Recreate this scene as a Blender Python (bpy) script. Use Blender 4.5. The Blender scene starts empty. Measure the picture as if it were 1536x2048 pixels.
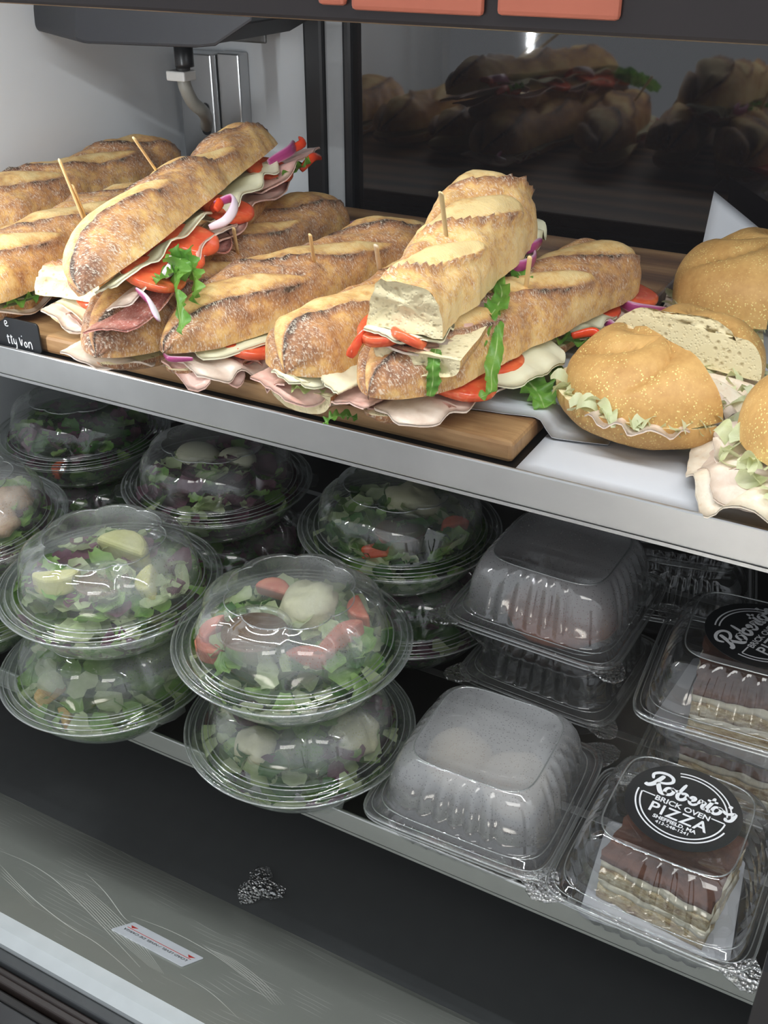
import bpy, math, random
from mathutils import Vector, Matrix, noise
PI = math.pi
S = bpy.context.scene
COL = S.collection
V = Vector

# ---------------------------------------------------------------- camera
F_PX = 2100.0
PITCH = math.atan(1224 / F_PX)
YAW = math.atan((F_PX / math.cos(PITCH)) / 4470)
CAM = V((0, 0, 1.261))
HD = V((-math.sin(YAW), math.cos(YAW), 0)); RT = V((math.cos(YAW), math.sin(YAW), 0)); ZU = V((0, 0, 1))
FW = HD * math.cos(PITCH) - ZU * math.sin(PITCH)
UP = HD * math.sin(PITCH) + ZU * math.cos(PITCH)
cd = bpy.data.cameras.new('camera'); cam = bpy.data.objects.new('camera', cd); COL.objects.link(cam)
cd.sensor_fit = 'VERTICAL'; cd.sensor_height = 36.0; cd.lens = 36.0 * F_PX / 2048
cd.clip_start = 0.01
cam.matrix_world = Matrix(((RT.x, UP.x, -FW.x, CAM.x), (RT.y, UP.y, -FW.y, CAM.y), (RT.z, UP.z, -FW.z, CAM.z), (0, 0, 0, 1)))
S.camera = cam

# ---------------------------------------------------------------- world, exposure
W = bpy.data.worlds.new('shop'); S.world = W; W.use_nodes = True
W.node_tree.nodes['Background'].inputs[0].default_value = (0.80, 0.84, 0.90, 1)
W.node_tree.nodes['Background'].inputs[1].default_value = 0.58
S.view_settings.view_transform = 'Standard'; S.view_settings.look = 'None'
S.view_settings.gamma = 1; S.view_settings.use_curve_mapping = False
S.view_settings.exposure = 0.38
try:
    S.cycles.transparent_max_bounces = 18; S.cycles.max_bounces = 4; S.cycles.use_light_tree = False; S.cycles.light_sampling_threshold = .03; S.cycles.diffuse_bounces = 3; S.cycles.glossy_bounces = 3; S.cycles.transmission_bounces = 2
    S.cycles.caustics_reflective = False; S.cycles.caustics_refractive = False
except Exception:
    pass

def lamp(name, loc, target, sx, sy, power, col=(1, 1, 1), label=''):
    d = bpy.data.lights.new(name, 'AREA'); d.shape = 'RECTANGLE'; d.size = sx; d.size_y = sy; d.energy = power; d.color = col
    o = bpy.data.objects.new(name, d); COL.objects.link(o); o.location = loc
    o.rotation_euler = (V(target) - V(loc)).to_track_quat('-Z', 'Y').to_euler()
    return o
# added unseen lights: floor spot for the shelf lip to reflect, and room fill
sl_ = lamp('added_floor_spot', (0.10, -1.5, 2.6), (0.10, -1.5, 0), .25, .25, 26, (1, .98, .95)); sl_.data.spread = math.radians(26)
lamp('added_room_fill', (0.5, -0.9, 2.6), (0.0, 0.2, 0.5), 1.2, 0.6, 7, (1, 0.97, 0.93))

# ---------------------------------------------------------------- helpers
def ray(px, py): return FW * F_PX + RT * (px - 768) - UP * (py - 1024)
def at(px, py, z=None, y=None, x=None):
    d = ray(px, py)
    if z is not None: t = (z - CAM.z) / d.z
    elif y is not None: t = (y - CAM.y) / d.y
    else: t = (x - CAM.x) / d.x
    return CAM + d * t

def nz(p, s=1.0, o=0.0): return noise.noise(V((p[0] * s + o, p[1] * s + o * 1.7, p[2] * s - o * .6)))
def sm(a, b, x):
    t = max(0, min(1, (x - a) / (b - a))); return t * t * (3 - 2 * t)

def mesh(name, vs, fs, mat, parent=None, smooth=True, attrs=None, mats=None, fm=None, world=False):
    me = bpy.data.meshes.new(name)
    me.from_pydata([tuple(v) for v in vs], [], fs)
    if mat is not None: me.materials.append(mat)
    for m in mats or []: me.materials.append(m)
    if fm:
        me.polygons.foreach_set('material_index', fm)
    if smooth: me.polygons.foreach_set('use_smooth', [True] * len(me.polygons))
    for k, a in (attrs or {}).items():
        at_ = me.attributes.new(k, 'FLOAT', 'POINT'); at_.data.foreach_set('value', a)
    me.update()
    o = bpy.data.objects.new(name, me); COL.objects.link(o)
    if parent is not None:
        o.parent = parent
        if world: o.matrix_parent_inverse = parent_world(parent).inverted()
    return o
def parent_world(p):
    m = p.matrix_basis.copy()
    while p.parent is not None:
        m = p.parent.matrix_basis @ p.matrix_parent_inverse @ m; p = p.parent
    return m
def tag(o, label, cat, group=None, kind=None):
    o['label'] = label; o['category'] = cat
    if group: o['group'] = group
    if kind: o['kind'] = kind
    return o
def empty(name, m, label=None, cat=None, group=None):
    o = bpy.data.objects.new(name, None); COL.objects.link(o); o.empty_display_size = .01
    o.matrix_basis = m
    if label: tag(o, label, cat, group)
    return o
def frame(p0, p1, roll=0):
    """matrix with local X along p0->p1, local Y to the left, Z up (rolled about X)"""
    a = (V(p1) - V(p0)); L = a.length; a.normalize()
    l = ZU.cross(a).normalized(); u = a.cross(l)
    m = Matrix((a, l, u)).transposed().to_4x4()
    m.translation = V(p0)
    return m @ Matrix.Rotation(roll, 4, 'X'), L
def struct(o, label=None, cat=None):
    o['kind'] = 'structure'
    if label: o['label'] = label; o['category'] = cat or 'case'
    return o

class G:  # geometry collector
    def __init__(s): s.v = []; s.f = []
    def box(s, a, b):
        n = len(s.v); x0, y0, z0 = a; x1, y1, z1 = b
        s.v += [(x0,y0,z0),(x1,y0,z0),(x1,y1,z0),(x0,y1,z0),(x0,y0,z1),(x1,y0,z1),(x1,y1,z1),(x0,y1,z1)]
        s.f += [tuple(n + i for i in q) for q in ((0,3,2,1),(4,5,6,7),(0,1,5,4),(1,2,6,5),(2,3,7,6),(3,0,4,7))]
        return s
    def prism(s, pts, z0, z1, m=None):  # polygon (x,y) extruded in z
        n = len(s.v); k = len(pts); m = m or Matrix()
        s.v += [tuple(m @ V((x, y, z0))) for x, y in pts] + [tuple(m @ V((x, y, z1))) for x, y in pts]
        s.f += [tuple(n + i for i in reversed(range(k))), tuple(n + k + i for i in range(k))]
        s.f += [(n + i, n + (i + 1) % k, n + k + (i + 1) % k, n + k + i) for i in range(k)]
        return s
    def make(s, name, mat, parent=None, smooth=False, **k): return mesh(name, s.v, s.f, mat, parent, smooth, **k)

def bevel(o, w, seg=2):
    b = o.modifiers.new('bevel', 'BEVEL'); b.width = w; b.segments = seg; b.limit_method = 'ANGLE'; b.angle_limit = .6
    return o

def spline(pts, n):
    """Catmull-Rom through pts"""
    P = [V(p) for p in pts]; P = [P[0] * 2 - P[1]] + P + [P[-1] * 2 - P[-2]]
    out = []; k = len(P) - 3
    for i in range(n + 1):
        u = i / n * k; j = min(int(u), k - 1); t = u - j
        a, b, c, d = P[j:j + 4]
        out.append(.5 * ((2 * b) + (c - a) * t + (2 * a - 5 * b + 4 * c - d) * t * t + (3 * b - a - 3 * c + d) * t ** 3))
    return out
def tube_data(pts, rx, ry=None, ns=8, up=(0, 0, 1), taper=None):
    pts = [V(p) for p in pts]; n = len(pts); ry = ry or rx; vs = []; fs = []; upv = V(up); a = []
    for i, p in enumerate(pts):
        t = (pts[min(i + 1, n - 1)] - pts[max(i - 1, 0)]).normalized()
        s = t.cross(upv)
        if s.length < 1e-4: s = t.cross(V((1, 0, .01)))
        s.normalize(); w = s.cross(t)
        k = taper(i / (n - 1)) if taper else 1
        for j in range(ns):
            th = 2 * PI * j / ns
            vs.append(p + s * (rx * k * math.cos(th)) + w * (ry * k * math.sin(th))); a.append(math.cos(th) * .5 + .5)
    for i in range(n - 1):
        for j in range(ns):
            fs.append((i * ns + j, i * ns + (j + 1) % ns, (i + 1) * ns + (j + 1) % ns, (i + 1) * ns + j))
    fs.append(tuple(range(ns))[::-1]); fs.append(tuple((n - 1) * ns + j for j in range(ns)))
    return vs, fs, a
def tube(name, pts, rx, mat, parent=None, ry=None, ns=8, up=(0, 0, 1), taper=None, world=False):
    vs, fs, a = tube_data(pts, rx, ry, ns, up, taper)
    return mesh(name, vs, fs, mat, parent, True, {'tone': a}, world=world)

def lathe(prof, ns, rad=None, close=False):
    """profile of (r,z[,lobe]) -> verts, faces; rad(i,phi)-> factor"""
    vs = []; fs = []
    for i, p in enumerate(prof):
        for j in range(ns):
            ph = 2 * PI * j / ns; k = rad(i, ph) if rad else 1
            vs.append((p[0] * k * math.cos(ph), p[0] * k * math.sin(ph), p[1]))
    for i in range(len(prof) - 1):
        for j in range(ns):
            fs.append((i * ns + j, i * ns + (j + 1) % ns, (i + 1) * ns + (j + 1) % ns, (i + 1) * ns + j))
    return vs, fs

# ---------------------------------------------------------------- materials
class NT:
    def __init__(s, name):
        s.m = bpy.data.materials.new(name); s.m.use_nodes = True; s.t = s.m.node_tree; s.t.nodes.clear()
        s.out = s.t.nodes.new('ShaderNodeOutputMaterial')
    def n(s, typ, ins=None, **kw):
        x = s.t.nodes.new('ShaderNode' + typ)
        for k, v in kw.items(): setattr(x, k, v)
        for k, v in (ins or {}).items():
            if isinstance(v, bpy.types.NodeSocket): s.t.links.new(v, x.inputs[k])
            else: x.inputs[k].default_value = v
        return x
    def coord(s, scale=(1, 1, 1), loc=(0, 0, 0), kind='Object'):
        c = s.n('TexCoord'); return s.n('Mapping', {'Vector': c.outputs[kind], 'Scale': scale, 'Location': loc}).outputs[0]
    def noise(s, vec, scale, detail=3, rough=.55, dist=0):
        return s.n('TexNoise', {'Vector': vec, 'Scale': scale, 'Detail': detail, 'Roughness': rough, 'Distortion': dist}).outputs[0]
    def ramp(s, fac, stops, interp='LINEAR'):
        r = s.n('ValToRGB', {'Fac': fac}); e = r.color_ramp; e.interpolation = interp
        while len(e.elements) < len(stops): e.elements.new(.5)
        for el, (p, c) in zip(e.elements, stops): el.position = p; el.color = (c, c, c, 1) if not hasattr(c, '__len__') else (*c, 1)
        return r.outputs[0]
    def mix(s, f, a, b, blend='MIX'):
        x = s.n('Mix', data_type='RGBA', blend_type=blend)
        for i, v in ((0, f), (6, a), (7, b)):
            if isinstance(v, bpy.types.NodeSocket): s.t.links.new(v, x.inputs[i])
            else: x.inputs[i].default_value = (*v, 1) if hasattr(v, '__len__') and len(v) == 3 else v
        return x.outputs[2]
    def math(s, op, a, b=0.0, c=None, clamp=False):
        x = s.n('Math', operation=op, use_clamp=clamp)
        for i, v in ((0, a), (1, b)) + (((2, c),) if c is not None else ()):
            if isinstance(v, bpy.types.NodeSocket): s.t.links.new(v, x.inputs[i])
            else: x.inputs[i].default_value = v
        return x.outputs[0]
    def attr(s, name): return s.n('Attribute', attribute_name=name).outputs['Fac']
    def bump(s, h, strength=.3, dist=.001, normal=None):
        return s.n('Bump', dict({'Height': h, 'Strength': strength, 'Distance': dist}, **({'Normal': normal} if normal else {}))).outputs[0]
    def bsdf(s, **ins):
        k = {a.replace('_', ' '): v for a, v in ins.items()}
        for a, v in k.items():
            if a in ('Base Color', 'Emission Color', 'Subsurface Radius') and isinstance(v, tuple) and len(v) == 3 and a != 'Subsurface Radius': k[a] = (*v, 1)
        return s.n('BsdfPrincipled', k).outputs[0]
    def done(s, sh): s.t.links.new(sh, s.out.inputs[0]); return s.m
MATS = {}
def simple(name, col, rough=.5, metal=0, **k):
    if name not in MATS:
        t = NT(name); c = t.coord(); nn = t.noise(c, 60, 3)
        cc = t.mix(nn, tuple(x * .88 for x in col), tuple(min(1, x * 1.08) for x in col))
        MATS[name] = t.done(t.bsdf(Base_Color=cc, Roughness=rough, Metallic=metal, **k))
    return MATS[name]

def mk_crust(name, warm=1.0, dark=0.0):
    t = NT(name); c = t.coord(); big = t.noise(c, 38, 2, .6); mid = t.noise(c, 150, 3, .65)
    fine = t.noise(t.coord((2.6, .8, .8)), 520, 2, .65)
    bake = t.attr('bake')
    f = t.math('ADD', t.math('MULTIPLY_ADD', big, .85, bake), t.math('MULTIPLY_ADD', mid, .80, -.88 + dark))
    col = t.ramp(f, [(0.0, (.87, .64, .30)), (.22, (.77, .47, .17)), (.42, (.56, .28, .105)), (.64, (.37, .172, .082)), (.86, (.20, .092, .052)), (1, (.07, .04, .025))])
    fl = t.math('MULTIPLY', t.ramp(fine, [(.50, 0), (.64, 1)]), t.math('MULTIPLY', t.ramp(mid, [(.34, .15), (.58, 1)]), .70))
    flour = t.attr('flour')
    col = t.mix(t.math('MULTIPLY', fl, flour), col, (.88, .78, .62))
    h = t.math('ADD', t.math('MULTIPLY', mid, .8), t.math('MULTIPLY', fine, .35))
    return t.done(t.bsdf(Base_Color=col, Roughness=.56, Normal=t.bump(h, .55, .0016), Specular_IOR_Level=.35))
M_CRUST = mk_crust('baguette crust')
def mk_crumb():
    t = NT('bread crumb'); c = t.coord()
    v = t.n('TexVoronoi', {'Vector': c, 'Scale': 170.0, 'Randomness': 1.0}).outputs[0]
    v2 = t.n('TexVoronoi', {'Vector': c, 'Scale': 420.0}).outputs[0]
    hole = t.ramp(v, [(.06, 0), (.30, 1)]); h2 = t.ramp(v2, [(.1, 0), (.4, 1)])
    big = t.noise(c, 70, 3)
    col = t.mix(hole, (.52, .38, .17), (.86, .73, .44)); col = t.mix(t.math('MULTIPLY', big, .5), col, (.90, .81, .56))
    h = t.math('ADD', hole, t.math('MULTIPLY', h2, .4))
    return t.done(t.bsdf(Base_Color=col, Roughness=.85, Normal=t.bump(h, .5, .0018)))
M_CRUMB = mk_crumb()
def mk_kaiser():
    t = NT('kaiser crust'); c = t.coord(); big = t.noise(c, 30, 3); mid = t.noise(c, 170, 5, .7); bake = t.attr('bake')
    f = t.math('ADD', t.math('MULTIPLY_ADD', big, .8, bake), t.math('MULTIPLY_ADD', mid, .55, -.62))
    col = t.ramp(f, [(0, (.84, .60, .27)), (.35, (.68, .40, .14)), (.7, (.50, .26, .08)), (1, (.34, .16, .05))])
    vv = t.n('TexVoronoi', {'Vector': c, 'Scale': 480.0}).outputs[0]
    sp = t.math('MULTIPLY', t.ramp(vv, [(.20, 1), (.32, 0)]), t.ramp(t.noise(c, 45, 3, .6), [(.44, 0), (.60, 1)]))
    col = t.mix(sp, col, (.95, .80, .32))
    h = t.math('ADD', t.math('MULTIPLY', mid, .5), t.math('MULTIPLY', sp, .7))
    return t.done(t.bsdf(Base_Color=col, Roughness=.55, Normal=t.bump(h, .4, .0012), Specular_IOR_Level=.35))
M_KAISER = mk_kaiser()
def mk_meat(name, a, b, rough=.32, marble=(.9, .8, .75), ma=.2, sc=90):
    t = NT(name); c = t.coord(); n1 = t.noise(c, sc, 4, .6, .6); n2 = t.noise(c, sc * 4, 3)
    col = t.mix(t.ramp(n1, [(.35, 0), (.7, 1)]), a, b); col = t.mix(t.math('MULTIPLY', t.ramp(n2, [(.55, 0), (.7, 1)]), ma), col, marble)
    return t.done(t.bsdf(Base_Color=col, Roughness=rough, Normal=t.bump(n1, .3, .001)))
M_HAM = mk_meat('ham', (.70, .40, .33), (.82, .56, .47))
M_TURKEY = mk_meat('turkey', (.74, .58, .47), (.84, .71, .60))
M_SALAMI = mk_meat('salami', (.42, .13, .10), (.62, .30, .24), ma=.6, sc=160)
M_CHEESE = mk_meat('provolone', (.82, .78, .54), (.87, .84, .63), .38, (.95, .93, .8), .1, 40)
M_TOMATO = mk_meat('tomato', (.72, .085, .035), (.84, .17, .06), .18, (.9, .45, .2), .25, 60)
M_PEPPER = mk_meat('red pepper', (.72, .05, .02), (.82, .10, .03), .16, (.9, .3, .1), .15, 60)
M_CHICKEN = mk_meat('pulled chicken', (.80, .66, .50), (.90, .82, .68), .4, (.62, .36, .18), .25, 70)
def mk_onion():
    t = NT('red onion'); f = t.attr('tone')
    col = t.ramp(f, [(0, (.84, .74, .80)), (.55, (.78, .52, .66)), (.85, (.46, .08, .24)), (1, (.36, .05, .17))])
    return t.done(t.bsdf(Base_Color=col, Roughness=.22))
M_ONION = mk_onion()
def mk_leaf(name, dark, light, rib=(.62, .78, .36)):
    t = NT(name); c = t.coord(); n1 = t.noise(c, 55, 3, .6); n2 = t.noise(c, 240, 4, .7); f = t.attr('tone')
    col = t.mix(t.ramp(n1, [(.3, 0), (.7, 1)]), dark, light); col = t.mix(t.ramp(f, [(.10, .8), (.26, 0)]), col, rib)
    d = t.bsdf(Base_Color=col, Roughness=.35, Normal=t.bump(n2, .5, .001))
    tr = t.n('BsdfTranslucent', {'Color': col}).outputs[0]
    return t.done(t.n('MixShader', {0: .4, 1: d, 2: tr}).outputs[0])
M_LEAF = mk_leaf('lettuce', (.10, .30, .035), (.26, .50, .09))
M_LEAFP = mk_leaf('pale lettuce', (.42, .58, .18), (.66, .74, .38), (.85, .88, .62))
M_SHRED = mk_leaf('shredded lettuce', (.68, .74, .40), (.84, .85, .62), (.9, .9, .74))
def mk_steel(name, col=(.62, .63, .64), rough=.34, sx=4, sy=300, var=.25):
    t = NT(name); c = t.coord((sx, sy, sx)); n1 = t.noise(c, 3, 4, .7); c2 = t.coord(); n2 = t.noise(c2, 9, 4, .6)
    cc = t.mix(n2, tuple(x * (1 - var) for x in col), tuple(min(1, x * (1 + var * .4)) for x in col))
    r = t.math('MULTIPLY_ADD', n1, .18, rough - .09)
    return t.done(t.bsdf(Base_Color=cc, Metallic=1.0, Roughness=r))
M_STEEL = mk_steel('brushed steel')
M_LIP = mk_steel('worn aluminium lip', (.78, .78, .78), .38, 160, 5, .35)
M_DECK = simple('dark steel deck', (.105, .112, .115), .42, .25)
M_SHELF = mk_steel('shelf plate', (.060, .058, .056), .38, 3, 160)
def mk_slope():
    t = NT('scratched steel apron'); c = t.coord((200, 3, 3)); n1 = t.noise(c, 3, 4, .7)
    w = t.coord((1, 1, 1)); sw = t.n('TexWave', {'Vector': t.coord((1, 1.9, 1.9)), 'Scale': 26.0, 'Distortion': 9.0, 'Detail': 1.5, 'Detail Scale': .55}, bands_direction='Y').outputs[0]
    s1 = t.math('MULTIPLY', t.ramp(sw, [(.965, 0), (1, 1)]), t.ramp(t.noise(w, 14, 2), [(.50, 0), (.60, 1)]))
    big = t.noise(w, 7, 3)
    cc = t.mix(big, (.40, .43, .38), (.56, .57, .52)); cc = t.mix(t.math('MULTIPLY', s1, .8), cc, (.95, .95, .9))
    r = t.math('MULTIPLY_ADD', n1, .14, .33)
    return t.done(t.bsdf(Base_Color=cc, Metallic=.45, Roughness=r, Normal=t.bump(t.math('ADD', n1, s1), .12, .0006)))
M_SLOPE = mk_slope()
def mk_wall():
    t = NT('white liner'); c = t.coord(); n1 = t.noise(c, 5, 4, .6, 1.2)
    cc = t.mix(n1, (.74, .77, .80), (.84, .86, .88))
    return t.done(t.bsdf(Base_Color=cc, Roughness=.28, Metallic=.0))
M_WALL = mk_wall()
M_WHITE = simple('pale ledge paint', (.66, .70, .71), .35)
M_BLACK = simple('black plastic', (.012, .012, .014), .32)
M_BLACKR = simple('black rubber', (.018, .016, .015), .5)
M_PAN = simple('black pan plastic', (.012, .013, .017), .55)
M_BROWN = simple('brown black rail', (.030, .021, .018), .35)
M_HEADER = simple('dark header', (.030, .024, .024), .30)
M_ORANGE_REFL = simple('orange painted reflection', (.60, .18, .11), .5)
M_FLOORW = simple('tan wood front', (.55, .33, .20), .4)
M_NYLON = simple('white nylon', (.82, .82, .80), .4)
M_PICK = simple('birch wood', (.82, .60, .30), .6)
M_DOOR = None
def mk_door():
    t = NT('dark mirror glass'); c = t.coord(); n = t.noise(c, 16, 3); hz = t.noise(c, 3.2, 3)
    col = t.mix(hz, (.006, .006, .008), (.020, .016, .015))
    return t.done(t.bsdf(Base_Color=col, Roughness=t.math('MULTIPLY_ADD', n, .04, .015), IOR=1.9, Coat_Weight=0.0))
M_DOOR = mk_door()
def mk_wood():
    t = NT('acacia wood'); c = t.coord((1, 5.0, 1)); n0 = t.noise(c, 3.0, 3, .5, 1.5)
    w = t.n('TexWave', {'Vector': t.coord((.25, 1.6, .5)), 'Scale': 4.0, 'Distortion': 9.0, 'Detail': 3.0, 'Detail Scale': 1.2}, bands_direction='Y').outputs[0]
    g = t.noise(t.coord((5, 60, 30)), 5, 3, .7)
    f = t.math('ADD', t.math('MULTIPLY', w, .38), t.math('ADD', t.math('MULTIPLY', n0, .42), t.math('MULTIPLY', g, .48)))
    col = t.ramp(f, [(.22, (.045, .020, .010)), (.45, (.13, .062, .026)), (.68, (.26, .135, .055)), (.95, (.46, .28, .13))])
    return t.done(t.bsdf(Base_Color=col, Roughness=.42, Normal=t.bump(g, .15, .0006)))
M_WOOD = mk_wood()
def mk_paper():
    t = NT('parchment paper'); c = t.coord(); n = t.noise(c, 14, 3, .5)
    return t.done(t.bsdf(Base_Color=(.60, .615, .65), Roughness=.55, Normal=t.bump(n, .25, .004)))
M_PAPER = mk_paper()
def mk_plastic(name, fog=0.0, tint=(.955, .965, .96), frost=0.02, foglo=.3, fogsc=9, drops=True, gl=.75, fogcol=(.80, .82, .82)):
    t = NT(name); c = t.coord()
    lw = t.n('LayerWeight', {'Blend': .35}).outputs['Facing']
    fres = t.math('MULTIPLY_ADD', t.math('POWER', lw, 2.2), gl, .11, clamp=True)
    tr = t.n('BsdfTransparent', {'Color': (*tint, 1)}).outputs[0]
    gs = t.n('BsdfGlossy', {'Color': (1, 1, 1, 1), 'Roughness': .028}).outputs[0]
    df = t.n('BsdfDiffuse', {'Color': (*fogcol, 1)}).outputs[0]; tl = t.n('BsdfTranslucent', {'Color': (*fogcol, 1)}).outputs[0]
    dd = t.n('MixShader', {0: .4, 1: df, 2: tl}).outputs[0]
    if fog > 0:
        n1 = t.noise(c, fogsc, 1, .55); m = t.ramp(n1, [(foglo, 0), (foglo + .28, 1)])
        if drops:
            v = t.n('TexVoronoi', {'Vector': c, 'Scale': 520.0}).outputs[0]
            m = t.math('MULTIPLY', m, t.ramp(v, [(.12, .45), (.3, 1)]))
        fm = t.math('MULTIPLY_ADD', m, fog, frost, clamp=True)
        fm = t.math('MULTIPLY', fm, t.math('MULTIPLY_ADD', t.attr('fog'), .9, .1))
    else:
        fm = frost
    base = t.n('MixShader', {0: fm, 1: tr, 2: dd}).outputs[0]
    return t.done(t.n('MixShader', {0: fres, 1: base, 2: gs}).outputs[0])
M_LID = mk_plastic('clear lid plastic', .36, frost=.05, foglo=.38, fogsc=16)
M_BOWL = mk_plastic('clear bowl plastic', .24, frost=.13, foglo=.40, drops=False, fogcol=(.74, .84, .78))
M_CLAM = mk_plastic('clear clamshell plastic', .0, frost=.03, tint=(.92, .925, .93), gl=.85)
M_CLAMH = mk_plastic('hazy clamshell plastic', .0, frost=.14, tint=(.92, .925, .93), gl=.85)
M_CLAMF = mk_plastic('fogged clamshell plastic', .62, frost=.10, foglo=.22, fogcol=(.70, .70, .71))
M_TAB = None
def mk_tab():
    t = NT('knurled plastic tab'); c = t.coord()
    v = t.n('TexVoronoi', {'Vector': c, 'Scale': 380.0}).outputs[0]
    nb = t.bump(v, 1.0, .002)
    tr = t.n('BsdfTransparent', {'Color': (.9, .9, .9, 1)}).outputs[0]
    gs = t.n('BsdfGlossy', {'Color': (1, 1, 1, 1), 'Roughness': .08, 'Normal': nb}).outputs[0]
    return t.done(t.n('MixShader', {0: .38, 1: tr, 2: gs}).outputs[0])
M_TAB = mk_tab()
def mk_glass():
    t = NT('front glass'); fr = t.n('Fresnel', {'IOR': 1.45}).outputs[0]
    tr = t.n('BsdfTransparent', {'Color': (.985, .99, .985, 1)}).outputs[0]
    gs = t.n('BsdfGlossy', {'Color': (1, 1, 1, 1), 'Roughness': .01}).outputs[0]
    return t.done(t.n('MixShader', {0: t.math('MULTIPLY', fr, .22), 1: tr, 2: gs}).outputs[0])
M_GLASS = mk_glass()
def emit(name, col, st):
    t = NT(name); e = t.n('Emission', {'Color': (*col, 1), 'Strength': st}).outputs[0]
    return t.done(e)
M_LED = emit('led chip', (.93, .97, 1.0), 285)

# ---------------------------------------------------------------- the case (setting)
XL, XR = -0.86, 0.30          # inner faces of the end walls
ZU_, ZL_, ZD = 0.950, 0.660, 0.500   # upper shelf, lower shelf, deck
YB = 1.062                     # back
struct(G().box((XL - .02, .30, .40), (XL, 1.10, 1.36)).make('wall_left', M_WALL), 'white lined left end wall of the display case', 'wall')
struct(G().box((XL, YB + .012, .40), (-.655, YB + .03, 1.36)).make('wall_back', M_WALL), 'white lined fixed back panel beside the sliding door', 'wall')
struct(G().box((XR, .30, .40), (XR + .02, 1.10, 1.36)).make('wall_right', M_WALL), 'white lined right end wall of the display case', 'wall')
struct(G().box((XL - .02, .34, 1.34), (XR + .02, 1.12, 1.36)).make('ceiling', M_HEADER), 'dark top panel of the display case', 'ceiling')
struct(G().box((XL, .483, ZD - .02), (XR, 1.08, ZD)).make('floor', M_DECK), 'dark steel deck in the bottom of the case', 'floor')
# back post pair and the dark sliding door
tilt = math.radians(0.2)
def back_post(name, x0, x1, mat, y0=YB - .012, dy=.02, lab=''):
    return struct(bevel(G().box((x0, y0, .52), (x1, y0 + dy, 1.36)).make(name, mat), .004), lab, 'post')
pxl = lambda px: at(px, 215, y=YB).x
back_post('trim_1', pxl(620), pxl(658), M_BLACK, lab='black upright post at the back left of the door')
back_post('trim_2', pxl(658), pxl(697), simple('grey post paint', (.36, .37, .38), .35), YB - .008, lab='pale grey upright strip beside the black post')
back_post('trim_3', pxl(697), pxl(716), M_BLACK, YB - .014, lab='narrow black edge frame of the sliding door')
dm = Matrix.Translation((0, YB, .95)) @ Matrix.Rotation(tilt, 4, 'X')
door = G().box((pxl(714), 0, -.45), (XR, .012, .42)).make('door_1', M_DOOR); door.matrix_basis = dm
struct(door, 'dark mirror glass sliding door behind the sandwiches', 'door')
# steel upright in the back left corner with slot
u = empty('shelf_upright', Matrix(), 'steel slotted shelf upright in the back left corner', 'upright')
x0, x1, x2 = at(380, 200, y=YB).x, at(446, 200, y=YB).x, at(490, 200, y=YB).x
bevel(G().box((x0, YB - .018, .90), (x1, YB + .012, at(440, 105, y=YB).z)).make('front_face', M_STEEL, u), .002)
bevel(G().box((x1 + .001, YB - .008, .90), (x2, YB + .012, at(440, 103, y=YB).z)).make('return_flange', M_STEEL, u), .002)
sl = [(math.cos(a) * .006, math.sin(a) * .006 + (.012 if math.sin(a) > 0 else -.012)) for a in [i * PI / 8 for i in range(16)]]
ps = at(412, 238, y=YB - .018)
G().prism(sl, 0, .0012, Matrix.Translation((ps.x, ps.y - .0003, ps.z)) @ Matrix.Rotation(PI / 2, 4, 'X')).make('slot', M_BLACK, u)
# bracket plate near the header
b = empty('hanger_bracket', Matrix(), 'small grey bracket plate with round holes beside the drain pan', 'bracket')
pb = at(497, 62, y=YB - .02)
bevel(G().box((pb.x - .034, pb.y, pb.z - .012), (pb.x + .022, pb.y + .004, pb.z + .05)).make('plate', simple('grey metal', (.20, .20, .20), .45, .5), b), .003)
for dx in (-.016, .010):
    G().prism([(math.cos(i * PI / 8) * .0065, math.sin(i * PI / 8) * .0075) for i in range(16)], 0, .001, Matrix.Translation((pb.x + dx, pb.y - .0002, pb.z + .003)) @ Matrix.Rotation(PI / 2, 4, 'X')).make('hole', M_WALL, b)
# header beam with added orange panels imitating a reflection
h = empty('header_beam', Matrix(), 'dark header beam with orange painted reflections over the front glass', 'beam')
bevel(G().box((XL - .02, .352, 1.2235), (XR + .02, .366, 1.36)).make('beam', M_HEADER, h), .0015)
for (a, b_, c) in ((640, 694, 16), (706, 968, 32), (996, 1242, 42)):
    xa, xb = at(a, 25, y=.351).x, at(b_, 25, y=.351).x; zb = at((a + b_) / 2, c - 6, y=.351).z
    bevel(G().box((xa, .349, zb), (xb, .3525, 1.30)).make('painted_reflection', M_ORANGE_REFL, h), .0015)
# drain pan + hose
pan = empty('drain_pan', Matrix(), 'black plastic drain pan hanging under the header', 'pan')
def prof(y, pts): return [at(px, py, y=y) for px, py in pts]
fr = prof(.80, [(152, -30), (150, 60), (152, 80), (170, 88), (400, 96), (432, 92), (505, 42), (520, -30)])
lf = prof(.86, [(62, -30), (52, 22), (53, 48), (66, 60), (170, 80), (400, 90), (430, 88), (500, 45)])
bk = [V((p.x, .99, p.z)) for p in lf]
vs = fr + lf + bk; n = 8; fs = [tuple(range(n))]
for k in (0, n):
    fs += [(k + i, k + n + i, k + n + (i + 1) % n, k + (i + 1) % n) for i in range(n)]
fs.append(tuple(range(2 * n, 3 * n))[::-1])
bevel(mesh('pan_body', vs, fs, M_PAN, pan, False), .004)
c0 = at(366, 92, y=.90)
tube('spout', [c0 + V((0, 0, .012)), c0 + V((0, 0, -.016)), c0 + V((0, 0, -.019))], .0095, M_BLACK, pan, ns=20)
hs = empty('drain_hose', Matrix(), 'grey rubber drain hose with white clip under the pan', 'hose')
hp = [at(366, 118, y=.90), at(367, 150, y=.90), at(371, 175, y=.90), at(386, 205, y=.91), at(405, 222, y=.925), at(413, 236, y=.95), at(413, 252, y=.985)]
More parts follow.
